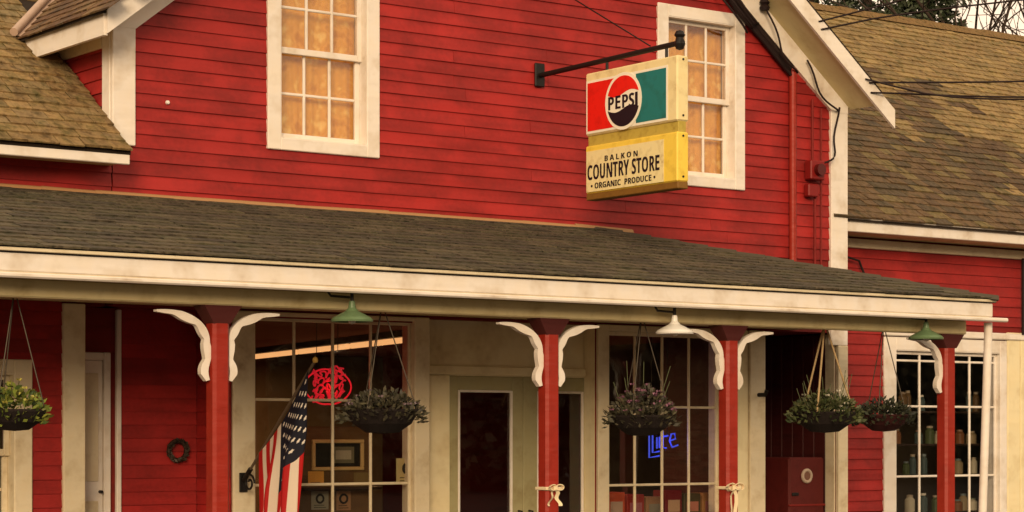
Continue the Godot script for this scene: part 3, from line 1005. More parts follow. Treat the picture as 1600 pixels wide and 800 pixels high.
func build_lower_front() -> void:
	var st := S()
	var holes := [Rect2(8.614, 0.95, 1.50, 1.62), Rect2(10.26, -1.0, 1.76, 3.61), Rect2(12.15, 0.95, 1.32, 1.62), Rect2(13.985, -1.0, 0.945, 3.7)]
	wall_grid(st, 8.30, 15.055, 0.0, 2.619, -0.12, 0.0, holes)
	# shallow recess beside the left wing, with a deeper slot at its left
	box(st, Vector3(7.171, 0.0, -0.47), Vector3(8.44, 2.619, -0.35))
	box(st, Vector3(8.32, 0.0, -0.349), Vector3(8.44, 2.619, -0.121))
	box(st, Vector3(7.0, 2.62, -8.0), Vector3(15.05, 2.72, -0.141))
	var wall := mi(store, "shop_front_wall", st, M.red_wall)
	wall.set_meta("label", "lower front wall under the porch")
	# recess before the far door, its shade painted as maroon boards
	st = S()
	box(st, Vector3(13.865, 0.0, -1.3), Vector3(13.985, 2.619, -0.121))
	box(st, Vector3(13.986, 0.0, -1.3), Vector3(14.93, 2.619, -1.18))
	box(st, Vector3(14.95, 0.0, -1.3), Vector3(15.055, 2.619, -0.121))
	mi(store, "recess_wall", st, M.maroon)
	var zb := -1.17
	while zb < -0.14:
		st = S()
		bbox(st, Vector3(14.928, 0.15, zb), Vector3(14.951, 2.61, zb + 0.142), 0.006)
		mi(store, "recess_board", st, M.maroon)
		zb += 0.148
	clap_wall(wall, 8.30, 8.41, 0.5, 2.6, 0.0, [])
	var turned := Basis(Vector3(0, 0, 1), Vector3(0, 1, 0), Vector3(-1, 0, 0))
	var y := 0.7
	while y < 2.58:
		clapboard(wall, Transform3D(turned, Vector3(8.32, y, -0.35)), 0.34)
		clapboard(wall, Transform3D(Basis(), Vector3(7.64, y, -0.35)), 0.66)
		y += COURSE
	# thin white corner bead in the recess
	st = S()
	bbox(st, Vector3(7.605, 0.15, -0.35), Vector3(7.645, 2.61, -0.31), 0.006)
	mi(store, "corner_bead", st, M.trim)
	# narrow pale door
	st = S()
	bbox(st, Vector3(7.50, 0.15, -0.35), Vector3(7.555, 2.28, -0.31))
	bbox(st, Vector3(7.18, 0.15, -0.35), Vector3(7.22, 2.28, -0.31))
	bbox(st, Vector3(7.222, 2.22, -0.35), Vector3(7.498, 2.28, -0.312))
	bbox(st, Vector3(7.223, 0.16, -0.35), Vector3(7.497, 2.218, -0.33))
	var d := mi(store, "door", st, M.trim)
	d.set_meta("label", "narrow pale panelled door beside the left wing corner board")
	for r: Array in [[1.3, 2.12], [0.4, 1.15]]:
		st = S()
		bbox(st, Vector3(7.27, r[0], -0.331), Vector3(7.455, r[1], -0.318), 0.005)
		mi(d, "panel", st, M.trim_old)
	st = S()
	tube(st, [Vector3(7.47, 1.22, -0.335), Vector3(7.47, 1.22, -0.29)], 0.012, 10)
	mi(d, "handle", st, M.dark_metal)
	# shop windows
	window_unit("window", "large shop window left of the entrance with red neon behind", 8.614, 10.113, 0.62, 2.585, 0.0, [0.19, 0.145, 0.1, 0.03], 4, [1.258, 1.93], false, M.trim_old)
	window_unit("window", "shop window right of the entrance with blue neon behind", 12.15, 13.47, 0.62, 2.565, 0.0, [0.12, 0.13, 0.1, 0.05], 4, [1.21, 1.90], false, M.trim_old)
	window_unit("window", "far right shop window beyond the porch end", 16.19, 17.73, 0.62, 2.50, -0.45, [0.17, 0.1, 0.1, 0.13], 4, [1.235, 1.94, 2.40], false, M.trim)
	# cream boards between window and far recess
	st = S()
	bbox(st, Vector3(13.605, 0.15, 0.0), Vector3(13.79, 2.61, 0.03))
	mi(store, "corner_board", st, M.cream)
	st = S()
	bbox(st, Vector3(13.80, 0.15, 0.0), Vector3(13.99, 2.61, 0.05))
	bbox(st, Vector3(13.987, 0.15, -0.12), Vector3(14.01, 2.61, -0.002))
	mi(store, "corner_board", st, M.trim_old)
	st = S()
	bbox(st, Vector3(14.93, 0.15, 0.0), Vector3(15.058, 2.499, 0.045))
	bbox(st, Vector3(14.92, 0.15, -0.13), Vector3(14.9495, 2.61, -0.002))
	mi(store, "corner_board", st, M.trim_old)
	# entrance: cream boards, transom panel and a pair of glazed doors
	var zd := -0.15
	st = S()
	box(st, Vector3(10.2, 2.15, zd - 0.05), Vector3(12.06, 2.66, zd - 0.01))
	bbox(st, Vector3(10.26, 0.15, zd - 0.03), Vector3(10.58, 2.15, zd + 0.012))
	bbox(st, Vector3(10.26, 2.16, zd - 0.009), Vector3(12.02, 2.235, zd + 0.03), 0.01)
	box(st, Vector3(12.018, 0.15, zd), Vector3(12.03, 2.61, -0.002))
	mi(store, "entrance_surround", st, M.cream)
	for k in 2:
		var x0: float = [10.583, 11.355][k]
		var x1: float = [11.352, 12.10][k]
		var sl: float = 0.09 if k == 0 else 0.15
		var sr: float = 0.115 if k == 0 else 0.09
		st = S()
		bbox(st, Vector3(x0, 0.16, zd - 0.045), Vector3(x0 + sl, 2.15, zd), 0.006)
		bbox(st, Vector3(x1 - sr, 0.16, zd - 0.045), Vector3(x1, 2.15, zd), 0.006)
		bbox(st, Vector3(x0 + sl, 2.03, zd - 0.044), Vector3(x1 - sr, 2.149, zd - 0.002), 0.006)
		bbox(st, Vector3(x0 + sl, 0.16, zd - 0.044), Vector3(x1 - sr, 0.55, zd - 0.002), 0.006)
		d = mi(store, "door", st, M.door)
		d.set_meta("label", ["left glazed leaf of the double entrance door", "right glazed leaf of the double entrance door, behind a post"][k])
		st = S()
		box(st, Vector3(x0 + sl, 0.55, zd - 0.025), Vector3(x1 - sr, 2.03, zd - 0.021))
		mi(d, "pane", st, M.glass)
		st = S()
		for q: Array in [[x0 + sl - 0.002, x0 + sl + 0.018], [x1 - sr - 0.018, x1 - sr + 0.002]]:
			bbox(st, Vector3(q[0], 0.55, zd - 0.02), Vector3(q[1], 2.03, zd + 0.006), 0.004)
		bbox(st, Vector3(x0 + sl + 0.018, 2.012, zd - 0.02), Vector3(x1 - sr - 0.018, 2.032, zd + 0.005), 0.004)
		mi(d, "glazing_bead", st, M.trim)
		st = S()
		var hx: float = x1 - 0.05 if k == 0 else x0 + 0.06
		tube(st, [Vector3(hx, 0.88, zd), Vector3(hx, 0.88, zd + 0.05), Vector3(hx, 1.0, zd + 0.05), Vector3(hx, 1.0, zd)], 0.01, 8)
		mi(d, "handle", st, M.dark_metal)
	# pale vertical boards at the far right
	var bx := 17.84
	var k := 0
	while bx < 19.4:
		st = S()
		bbox(st, Vector3(bx, 0.1, -0.45), Vector3(bx + 0.195, 2.72, -0.415 + 0.004 * (k % 2)), 0.008)
		mi(store, "cream_board", st, M.cream)
		bx += 0.2
		k += 1
	st = S()
	bbox(st, Vector3(16.0, 2.64, -0.45), Vector3(19.4, 2.71, -0.395), 0.01)
	mi(store, "window_head", st, M.trim)

func build_interior() -> void:
	var st := S()
	box(st, Vector3(8.44, 0.0, -8.0), Vector3(15.0, 0.14, -0.12))
	mi(store, "interior_floor", st, M.interior_floor)
	st = S()
	box(st, Vector3(8.44, 0.14, -7.9), Vector3(14.89, 2.6, -7.8))
	mi(store, "interior_wall", st, M.interior)
	st = S()
	box(st, Vector3(15.06, 0.0, -3.6), Vector3(23.8, 0.12, -0.6))
	mi(store, "interior_floor", st, M.interior_floor)
	st = S()
	box(st, Vector3(15.06, 0.12, -3.7), Vector3(23.8, 3.4, -3.6))
	box(st, Vector3(15.06, 2.9, -3.59), Vector3(23.8, 2.95, -0.6))
	mi(store, "interior_wall", st, M.interior)
	# row of lit tubes on the shop ceiling
	var a := Vector3(12.435, 2.53, -6.7)
	var b := Vector3(11.32, 2.53, -1.86)
	for k in 3:
		var p := a.lerp(b, k / 3.0 + 0.01)
		var q := a.lerp(b, (k + 1) / 3.0 - 0.01)
		var l := thing("tube_lamp", ["lit ceiling tube lamp deepest inside the left shop window", "lit ceiling tube lamp in the middle of the row inside", "lit ceiling tube lamp nearest the entrance inside the shop"][k], "lamp", Vector3.ZERO, "ceiling tube lamps inside the shop")
		st = S()
		tube(st, [p, q], 0.028, 8)
		mi(l, "tube", st, glow(Color(1.0, 0.72, 0.45), 1.0))
		st = S()
		var d := (q - p).normalized()
		var t := Transform3D(Basis(d.cross(Vector3.UP).normalized(), Vector3.UP, d), (p + q) / 2 + Vector3(0, 0.06, 0))
		tbox(st, t, Vector3(0.05, 0.03, (q - p).length() / 2))
		mi(l, "housing", st, M.wood_dark)
		var al := AreaLight3D.new()
		al.name = "light"
		al.area_size = Vector2(0.06, (q - p).length())
		al.light_color = Color(1.0, 0.76, 0.5)
		al.light_energy = 5.0
		al.area_range = 12.0
		al.shadow_enabled = true
		l.add_child(al)
		al.transform = Transform3D(Basis(Vector3.UP.cross(-d).normalized(), d, Vector3.UP).orthonormalized(), (p + q) / 2 - Vector3(0, 0.04, 0))
	# display partition with frames and notices behind the left shop window
	var dp := thing("display_board", "brown wooden display board behind the left shop window", "display board")
	st = S()
	bbox(st, Vector3(9.3, 0.141, -0.50), Vector3(10.02, 1.72, -0.46))
	mi(dp, "panel", st, M.wood_mid)
	st = S()
	bbox(st, Vector3(9.28, 1.20, -0.46), Vector3(10.04, 1.225, -0.34))
	mi(dp, "shelf", st, M.wood_dark)
	var fr := thing("picture_frame", "pale wooden picture frame with dark mount behind left shop window", "picture frame")
	st = S()
	for r: Array in [[9.42, 9.92, 1.36, 1.39], [9.42, 9.92, 1.585, 1.615], [9.42, 9.45, 1.39, 1.585], [9.89, 9.92, 1.39, 1.585]]:
		bbox(st, Vector3(r[0], r[2], -0.458), Vector3(r[1], r[3], -0.43), 0.006)
	mi(fr, "frame", st, plain(Color(0.82, 0.7, 0.45)))
	st = S()
	box(st, Vector3(9.451, 1.391, -0.458), Vector3(9.889, 1.584, -0.452))
	mi(fr, "mount", st, plain(Color(0.1, 0.1, 0.06)))
	st = S()
	box(st, Vector3(9.62, 1.42, -0.4519), Vector3(9.83, 1.555, -0.449))
	mi(fr, "print", st, plain(Color(0.45, 0.44, 0.33)))
	st = S()
	box(st, Vector3(9.65, 1.45, -0.4489), Vector3(9.80, 1.525, -0.447))
	mi(fr, "print", st, plain(Color(0.68, 0.66, 0.55)))
	notice(9.39, 9.54, 1.235, 1.355, -0.455, Color(0.9, 0.66, 0.3), "orange yellow paper notice on the display board", false)
	notice(10.03, 10.26, 1.25, 1.46, -0.12, Color(0.8, 0.72, 0.5), "cream notice with round dark emblem taped in window corner", true)
	notice(9.42, 9.585, 1.04, 1.19, -0.455, Color(0.62, 0.6, 0.5), "grey picture card low on the display board", true)
	notice(9.66, 9.80, 1.03, 1.19, -0.455, Color(0.66, 0.5, 0.34), "tan picture card low on the display board", true)
	notice(9.83, 9.99, 1.23, 1.34, -0.455, Color(0.5, 0.42, 0.25), "small brown card under the picture frame", false)
	# neon signs
	var red := thing("neon_sign", "red script neon sign hanging in the left shop window", "neon sign")
	var c := Vector3(9.385, 2.04, -0.14)
	st = S()
	var pts := []
	for i in 65:                                     # outer loop, bow shaped
		var t := TAU * i / 64.0
		var r := 1.0 - 0.16 * cos(2 * t + PI)
		pts.append(c + Vector3(0.19 * cos(t) * r, 0.155 * sin(t) * (0.9 + 0.16 * absf(cos(t))), 0))
	tube(st, pts, 0.007, 6)
	mi(red, "tube", st, glow(Color(0.85, 0.12, 0.17), 0.75))
	for row in 4:
		st = S()
		pts = []
		for i in 70:
			var u := i / 69.0
			var ph := u * TAU * (6.0 + row)
			var amp := 0.026 + 0.016 * sin(u * 17.0 + row * 2.0)
			pts.append(c + Vector3(-0.15 + 0.3 * u + 0.02 * sin(ph * 1.0 + row) + 0.01 * sin(u * 31.0), 0.09 - row * 0.062 + amp * cos(ph + sin(u * 9.0) * 1.5) + 0.05 * u, 0.006))
		tube(st, pts, 0.0075, 5)
		mi(red, "script", st, glow(Color(0.8, 0.13, 0.18), 0.6))
	st = S()
	tube(st, [c + Vector3(-0.1, 0.15, -0.01), Vector3(c.x - 0.1, 2.6, c.z - 0.01)], 0.003, 4)
	tube(st, [c + Vector3(0.1, 0.15, -0.01), Vector3(c.x + 0.1, 2.6, c.z - 0.01)], 0.003, 4)
	mi(red, "cord", st, M.dark_metal)
	neon_light(red, c + Vector3(0, 0, 0.02), Color(1, 0.1, 0.12), 0.03)
	var blue := thing("neon_sign", "blue lettered neon sign hanging in the shop window right of the entrance", "neon sign")
	c = Vector3(12.92, 1.59, -0.14)
	var bm := glow(Color(0.3, 0.38, 0.95), 0.5)
	for strokes: Array in [
			[Vector2(-0.17, 0.13), Vector2(-0.17, -0.12), Vector2(-0.05, -0.12)],
			[Vector2(-0.13, 0.13), Vector2(-0.13, -0.08), Vector2(-0.05, -0.08)],
			[Vector2(-0.08, 0.05), Vector2(-0.08, -0.05)],
			[Vector2(-0.05, 0.05), Vector2(-0.05, -0.05)],
			[Vector2(-0.01, 0.1), Vector2(-0.01, -0.05), Vector2(0.03, -0.06)],
			[Vector2(-0.04, 0.05), Vector2(0.05, 0.05)],
			[Vector2(0.07, 0.0), Vector2(0.14, 0.01), Vector2(0.13, 0.06), Vector2(0.09, 0.06), Vector2(0.07, 0.0), Vector2(0.1, -0.06), Vector2(0.17, -0.05)]]:
		st = S()
		pts = []
		for p: Vector2 in strokes:
			pts.append(c + Vector3(p.x, p.y + p.x * 0.12, 0))
		tube(st, pts, 0.008, 6)
		mi(blue, "letter_tube", st, bm)
	st = S()
	tube(st, [c + Vector3(-0.13, 0.11, -0.01), Vector3(c.x - 0.13, 2.6, c.z - 0.01)], 0.003, 4)
	tube(st, [c + Vector3(0.05, 0.06, -0.01), Vector3(c.x + 0.05, 2.6, c.z - 0.01)], 0.003, 4)
	mi(blue, "cord", st, M.dark_metal)
	neon_light(blue, c + Vector3(0, 0, 0.02), Color(0.25, 0.35, 1.0), 0.03)
	# counter with boxes of goods behind the right-hand window
	var ct := thing("display_counter", "low wooden counter of goods behind the window right of the entrance", "counter")
	st = S()
	bbox(st, Vector3(12.3, 0.141, -0.62), Vector3(13.85, 0.93, -0.25))
	mi(ct, "body", st, M.wood_dark)
	var cols := [Color(0.75, 0.32, 0.16), Color(0.6, 0.18, 0.12), Color(0.62, 0.46, 0.3), Color(0.5, 0.12, 0.12), Color(0.35, 0.3, 0.16), Color(0.72, 0.5, 0.26)]
	var names := ["orange", "brick red", "tan", "dark red", "olive", "straw coloured"]
	for i in 6:
		var x0 := 12.42 + i * 0.225
		var h := 0.16 + 0.06 * rng.randf()
		st = S()
		bbox(st, Vector3(x0, 0.931, -0.5), Vector3(x0 + 0.2, 0.931 + h, -0.32), 0.006)
		var bxo := thing("goods_box", names[i] + " carton on the counter behind the window right of the entrance", "box", Vector3.ZERO, "cartons on the window counter")
		mi(bxo, "carton", st, plain(cols[i]))
		st = S()
		box(st, Vector3(x0 + 0.03, 0.95, -0.32), Vector3(x0 + 0.17, 0.93 + h * 0.6, -0.317))
		mi(bxo, "paper_label", st, plain(cols[(i + 2) % 6].lightened(0.3)))
	# shelf of jars behind the far window
	var sh := thing("shelf_unit", "dark shelf unit of jars behind the far right shop window", "shelf unit")
	for yy: float in [0.85, 1.24, 1.56, 1.9]:
		st = S()
		bbox(st, Vector3(16.4, yy - 0.02, -1.2), Vector3(18.3, yy, -0.85), 0.004)
		mi(sh, "shelf", st, M.wood_dark)
	st = S()
	for x: float in [16.37, 18.3]:
		bbox(st, Vector3(x, 0.121, -1.2), Vector3(x + 0.03, 2.0, -0.85), 0.004)
	mi(sh, "upright", st, M.wood_dark)
	var jc := [Color(0.55, 0.48, 0.36), Color(0.4, 0.31, 0.2), Color(0.72, 0.68, 0.58), Color(0.28, 0.32, 0.2), Color(0.46, 0.3, 0.19), Color(0.26, 0.31, 0.3)]
	for yy: float in [0.85, 1.24, 1.56, 1.9]:
		var x := 16.5
		var nth := 0
		while x < 18.2:
			var h := rng.randf_range(0.12, 0.24)
			var r := rng.randf_range(0.035, 0.06)
			var place: String = {0.85: "bottom", 1.24: "second", 1.56: "third", 1.9: "top"}[yy]
			var j := thing("jar", ORD[nth] + " jar from the left on the " + place + " shelf behind the far right window", "jar", Vector3(x, yy + 0.001, -1.0 + rng.randf_range(-0.04, 0.08)), "jars on the " + place + " shelf of the far window")
			st = S()
			lathe(st, [Vector2(0, 0), Vector2(r, 0), Vector2(r, h * 0.72), Vector2(r * 0.6, h * 0.86), Vector2(r * 0.6, h * 0.9)], Vector3.ZERO, 12)
			mi(j, "body", st, plain(jc[rng.randi() % 6], 0.25))
			st = S()
			lathe(st, [Vector2(r * 0.66, h * 0.88), Vector2(r * 0.66, h), Vector2(0, h)], Vector3.ZERO, 12)
			mi(j, "lid", st, plain(jc[rng.randi() % 6].lightened(0.2), 0.4))
			x += rng.randf_range(0.13, 0.24)
			nth += 1

func neon_light(p: Node, at: Vector3, c: Color, e: float) -> void:
	var l := OmniLight3D.new()
	l.name = "light"
	l.position = at
	l.light_color = c
	l.light_energy = e
	l.omni_range = 8.0
	l.omni_attenuation = 2.0
	l.light_size = 0.12
	l.shadow_enabled = true
	p.add_child(l)

func notice(x0: float, x1: float, y0: float, y1: float, z: float, c: Color, label: String, emblem: bool) -> void:
	var n := thing("paper_notice", label, "notice")
	var st := S()
	box(st, Vector3(x0, y0, z - 0.002), Vector3(x1, y1, z))
	mi(n, "sheet", st, plain(c, 0.8))
	if emblem:
		st = S()
		var m := Vector3((x0 + x1) / 2, lerpf(y0, y1, 0.6), z + 0.003)
		var ring := []
		for i in 17:
			var t := TAU * i / 16.0
			ring.append(m + Vector3(cos(t), sin(t), 0) * (y1 - y0) * 0.22)
		tube(st, ring, (y1 - y0) * 0.06, 5)
		mi(n, "emblem", st, plain(Color(0.16, 0.13, 0.09)))
	st = S()
	for k in 2:
		var yy := lerpf(y0, y1, 0.1 + 0.12 * k)
		box(st, Vector3(lerpf(x0, x1, 0.15), yy, z), Vector3(lerpf(x0, x1, 0.85 - 0.1 * k), yy + (y1 - y0) * 0.04, z + 0.0015))
	mi(n, "print_line", st, plain(c.darkened(0.5)))

# ------------------------------------------------------------------ hanging sign
func sign_text(parent: Node, called: String, txt: String, z0: float, z1: float, y0: float, y1: float, x: float, m: Material, face: float, bold := true) -> void:
	# flat lettering fitted into a rectangle of the sign face; face -1 reads from -x, +1 from +x
	var f := SystemFont.new()
	f.font_names = PackedStringArray(["Droid Sans"])
	f.font_weight = 700 if bold else 400
	var t := TextMesh.new()
	t.text = txt
	t.font = f
	t.font_size = 64
	t.pixel_size = 0.01
	t.depth = 0.004
	t.curve_step = 2.0
	var bb := t.get_aabb()
	var o := mi(parent, called, t, m)
	var sx := (z1 - z0) / bb.size.x
	var sy := (y1 - y0) / bb.size.y
	var cen := bb.position + bb.size * 0.5
	var b := Basis(Vector3(0, 0, -face * sx), Vector3(0, sy, 0), Vector3(face, 0, 0))
	o.transform = Transform3D(b, Vector3(x, (y0 + y1) / 2, (z0 + z1) / 2) - b * cen)

func build_sign() -> void:
	var s := thing("hanging_sign", "projecting soft drink and country store sign hanging from an iron bar", "sign")
	var xa := 11.33
	var xb := 11.45
	var z0 := 0.742
	var z1 := 1.90
	var shell := mat(Color(0.93, 0.87, 0.66), 0.5, M.trim.albedo_texture, 0.8)
	var st := S()
	bbox(st, Vector3(xa, 4.115, z0), Vector3(xb, 4.63, z1), 0.012)
	mi(s, "upper_cabinet", st, shell)
	st = S()
	bbox(st, Vector3(xa + 0.02, 4.02, z0 + 0.01), Vector3(xb - 0.02, 4.12, z1 - 0.01), 0.004)
	mi(s, "connecting_strip", st, mat(Color(0.74, 0.66, 0.3), 0.6, M.trim.albedo_texture, 1.5))
	st = S()
	bbox(st, Vector3(xa, 3.64, z0), Vector3(xb, 4.03, z1), 0.01)
	mi(s, "lower_cabinet", st, mat(Color(0.95, 0.83, 0.33), 0.45, M.trim.albedo_texture, 0.9))
	st = S()
	bbox(st, Vector3(xa + 0.006, 3.585, z0), Vector3(xb - 0.006, 3.641, z1), 0.006)
	mi(s, "bottom_rail", st, mat(Color(0.5, 0.36, 0.14), 0.6, M.trim.albedo_texture, 1.5))
	var white := mat(Color(0.95, 0.93, 0.85), 0.4)
	var red := mat(Color(0.9, 0.13, 0.08), 0.4, M.trim.albedo_texture, 1.0)
	var teal := mat(Color(0.1, 0.47, 0.47), 0.4, M.trim.albedo_texture, 1.0)
	var navy := mat(Color(0.1, 0.08, 0.12), 0.4)
	var cream := mat(Color(0.93, 0.88, 0.66), 0.5, M.trim.albedo_texture, 1.6)
	for face: float in [-1.0, 1.0]:
		var x := xa if face < 0 else xb
		var zz := func(z: float) -> float: return z if face < 0 else z0 + z1 - z
		var e := func(k: int) -> float: return x + face * 0.0025 * k
		var t := func(k: int) -> Transform3D: return Transform3D(Basis(Vector3(0, 0, -face), Vector3(0, 1, 0), Vector3(face, 0, 0)), Vector3(x + face * 0.0025 * k, 0, zz.call(0.0)))
		# field and colour blocks; outline coordinates run with the reading direction
		st = S()
		prism(st, rect(0.757, 1.79, 4.13, 4.565), t.call(1), 0.003)
		mi(s, "white_field", st, white)
		st = S()
		prism(st, rect(0.775, 1.12, 4.15, 4.545), t.call(2), 0.003)
		mi(s, "red_block", st, red)
		st = S()
		prism(st, rect(1.40, 1.77, 4.15, 4.545), t.call(2), 0.003)
		mi(s, "teal_block", st, teal)
		var c := Vector2(1.243, 4.347)
		st = S()
		prism(st, disc(c, 0.232, 0, TAU), t.call(3), 0.003)
		mi(s, "white_disc", st, white)
		st = S()
		prism(st, cap(c, 0.205, 0.062, 1.0), t.call(4), 0.003)
		mi(s, "red_wave", st, red)
		st = S()
		prism(st, cap(c, 0.205, 0.062, -1.0), t.call(4), 0.003)
		mi(s, "dark_wave", st, navy)
		var za: float = zz.call(c.x - 0.19)
		var zb: float = zz.call(c.x + 0.19)
		st = S()
		prism(st, rect(c.x + 0.155, c.x + 0.185, c.y - 0.058, c.y + 0.052), t.call(5), 0.003)
		mi(s, "lettering", st, navy)
		za = zz.call(c.x - 0.19)
		zb = zz.call(c.x + 0.14)
		sign_text(s, "lettering", "PEPS", minf(za, zb), maxf(za, zb), c.y - 0.058, c.y + 0.052, e.call(4), navy, face)
		# lower panel
		st = S()
		prism(st, rect(0.757, 1.74, 3.65, 3.985), t.call(1), 0.003)
		mi(s, "white_field", st, cream)
		for l: Array in [["B A L K O N", 1.0, 1.42, 3.885, 3.93], ["COUNTRY STORE", 0.775, 1.69, 3.745, 3.87], ["• ORGANIC  PRODUCE •", 0.82, 1.64, 3.672, 3.72]]:
			za = zz.call(l[1])
			zb = zz.call(l[2])
			sign_text(s, "lettering", l[0], minf(za, zb), maxf(za, zb), l[3], l[4], e.call(2), navy, face)
	for y: float in [3.68, 4.0, 4.16, 4.6]:
		st = S()
		tube(st, [Vector3(11.39, y, z1 - 0.002), Vector3(11.39, y, z1 + 0.006)], 0.009, 8)
		mi(s, "screw", st, M.dark_metal)
	st = S()
	tube(st, [Vector3(11.39, 4.715, 0.03), Vector3(11.39, 4.735, 1.90)], 0.022, 8)
	mi(s, "iron_bar", st, M.dark_metal)
	st = S()
	bbox(st, Vector3(11.34, 4.62, 0.02), Vector3(11.44, 4.82, 0.045), 0.006)
	mi(s, "wall_plate", st, M.dark_metal)
	for z: float in [0.95, 1.70]:
		st = S()
		tube(st, [Vector3(11.39, 4.60, z), Vector3(11.39, 4.74, z)], 0.014, 6)
		mi(s, "hanger", st, M.dark_metal)
	st = S()
	lathe(st, [Vector2(0, -0.07), Vector2(0.03, -0.06), Vector2(0.045, -0.02), Vector2(0.03, 0.03), Vector2(0.045, 0.05), Vector2(0.03, 0.08), Vector2(0, 0.09)], Vector3(11.39, 4.745, 1.86), 10)
	mi(s, "finial", st, M.dark_metal)
	st = S()
	tube(st, [Vector3(11.39, 4.76, 1.5), Vector3(11.39, 5.55, 0.03)], 0.006, 5)
	mi(s, "stay_wire", st, M.dark_metal)

func rect(a: float, b: float, c: float, d: float) -> PackedVector2Array:
	return PackedVector2Array([Vector2(a, c), Vector2(b, c), Vector2(b, d), Vector2(a, d)])

func disc(c: Vector2, r: float, a0: float, a1: float) -> PackedVector2Array:
	var p := PackedVector2Array()
	for i in 40:
		var t := lerpf(a0, a1, i / 40.0)
		p.append(c + Vector2(cos(t), sin(t)) * r)
	return p

func cap(c: Vector2, r: float, h: float, s: float) -> PackedVector2Array:
	# circle segment beyond height h (above or below), its inner edge a wave
	var p := PackedVector2Array()
	var a := asin(h / r)
	for i in 21:
		var t := lerpf(a, PI - a, i / 20.0)
		p.append(c + Vector2(cos(t), s * sin(t)) * r)
	var w := r * cos(a)
	for i in range(1, 20):
		var u := lerpf(-w, w, i / 20.0)
		p.append(c + Vector2(u, s * h + 0.022 * sin(u / w * PI)))
	return p

# ------------------------------------------------------------------ flag
func build_flag() -> void:
	var base := Vector3(8.50, 1.30, 0.06)
	var tip := Vector3(8.50, 2.20, 1.12)
	var fl := thing("flag", "striped flag with starry canton hanging limp from a slanted pole", "flag")
	var st := S()
	tube(st, [base, tip], 0.011, 8)
	mi(fl, "pole", st, mat(Color(0.4, 0.34, 0.27), 0.5))
	st = S()
	lathe(st, [Vector2(0, 0.03), Vector2(0.018, 0.018), Vector2(0.022, 0), Vector2(0.016, -0.016), Vector2(0, -0.02)], tip, 10)
	mi(fl, "finial", st, mat(Color(0.75, 0.6, 0.3), 0.3))
	st = S()
	bbox(st, base + Vector3(-0.035, -0.09, -0.015), base + Vector3(0.035, 0.06, 0.0), 0.006)
	tube(st, [base, base.lerp(tip, 0.1)], 0.02, 8)
	# scrolled ironwork of the socket
	var pts := []
	for i in 30:
		var t := i / 29.0 * TAU * 1.4
		var r := 0.075 * (1.0 - i / 40.0)
		pts.append(base + Vector3(0, -0.02 + r * sin(t), 0.09 + r * cos(t)))
	tube(st, pts, 0.009, 5)
	mi(fl, "socket", st, M.dark_metal)
	# cloth: print with 13 stripes and a starred canton
	var im := Image.create(570, 300, true, Image.FORMAT_RGB8)
	for y in 300:
		var r := int(y / 300.0 * 13.0) % 2 == 0
		for x in 570:
			var c := Color(0.74, 0.06, 0.07) if r else Color(0.93, 0.87, 0.79)
			if x < 250 and y < 162:
				c = Color(0.045, 0.055, 0.14)
			im.set_pixel(x, y, c)
	for row in 9:
		for k in (6 if row % 2 == 0 else 5):
			var cx := 228.0 / 12.0 * (1 + 2 * k + (row % 2))
			var cy := 162.0 / 10.0 * (row + 1)
			for dy in range(-10, 11):
				for dx in range(-10, 11):
					var a := atan2(dy, dx) + PI / 2
					var rr := sqrt(dx * dx + dy * dy)
					var lim := 6.4 * (0.62 + 0.38 * absf(cos(a * 2.5)))
					if rr < lim:
						im.set_pixel(clampi(int(cx) + dx, 0, 569), clampi(int(cy) + dy, 0, 299), Color(0.93, 0.9, 0.85))
	im.generate_mipmaps()
	var m := StandardMaterial3D.new()
	m.albedo_texture = ImageTexture.create_from_image(im)
	m.roughness = 0.75
	m.backlight_enabled = true
	m.backlight = Color(0.15, 0.12, 0.1)
	st = S()
	var nu := 60
	var nv := 44
	var d := (tip - base)
	var grid := []
	for j in nv + 1:
		var sv := float(j) / nv                       # 0 at the top of the hoist (pole tip)
		var row := []
		for i in nu + 1:
			var t := float(i) / nu                    # along the fly, hanging down
			var hp := base + d * lerpf(0.93, 0.24, sv)
			# the cloth swings in under the middle of the pole and gathers in folds
			var gather := smoothstep(0.0, 0.5, t) * 0.9
			var midz := lerpf(base.z, tip.z, 0.52)
			var z := lerpf(hp.z, midz + (hp.z - midz) * 0.74, gather)
			var fold := (sin(sv * 15.5 + 0.4 + 1.6 * t) * 0.036 + sin(sv * 26.0 - 2.0 * t + 1.0) * 0.018) * smoothstep(0.0, 0.4, t) + 0.014 * sin(sv * 43.0 + 4.0 * t) * smoothstep(0.05, 0.5, t)
			var y := hp.y - 1.36 * t * (1.0 - 0.05 * sin(sv * PI))
			y -= 0.06 * sv * (1 - sv) * 4.0 * (1.0 - t)
			row.append(Vector3(8.50 - 0.012 + fold, y, z + fold * 0.25 - 0.12 * t + 0.03 * t * sin(sv * 9.0)))
		grid.append(row)
	for j in nv:
		for i in nu:
			var q := [[j, i], [j, i + 1], [j + 1, i + 1], [j + 1, i]]
			for tr: Array in [[0, 1, 2], [0, 2, 3]]:
				for k: int in tr:
					st.set_uv(Vector2(q[k][1] / float(nu), q[k][0] / float(nv)))
					st.set_smooth_group(0)
					st.add_vertex(grid[q[k][0]][q[k][1]])
	st.generate_normals()
	m.cull_mode = BaseMaterial3D.CULL_DISABLED
	mi(fl, "cloth", st, m)

# ------------------------------------------------------------------ plants
func leaf(st: SurfaceTool, p: Vector3, d: Vector3, l: float, w: float, c: Color) -> void:
	var s := d.cross(Vector3(rng.randf_range(-1, 1), rng.randf_range(-1, 1), rng.randf_range(-1, 1))).normalized() * w
	var n := s.cross(d)
	st.set_color(c)
	tri(st, p, p + d * l * 0.5 + s, p + d * l, n)
	tri(st, p, p + d * l, p + d * l * 0.5 - s, n)

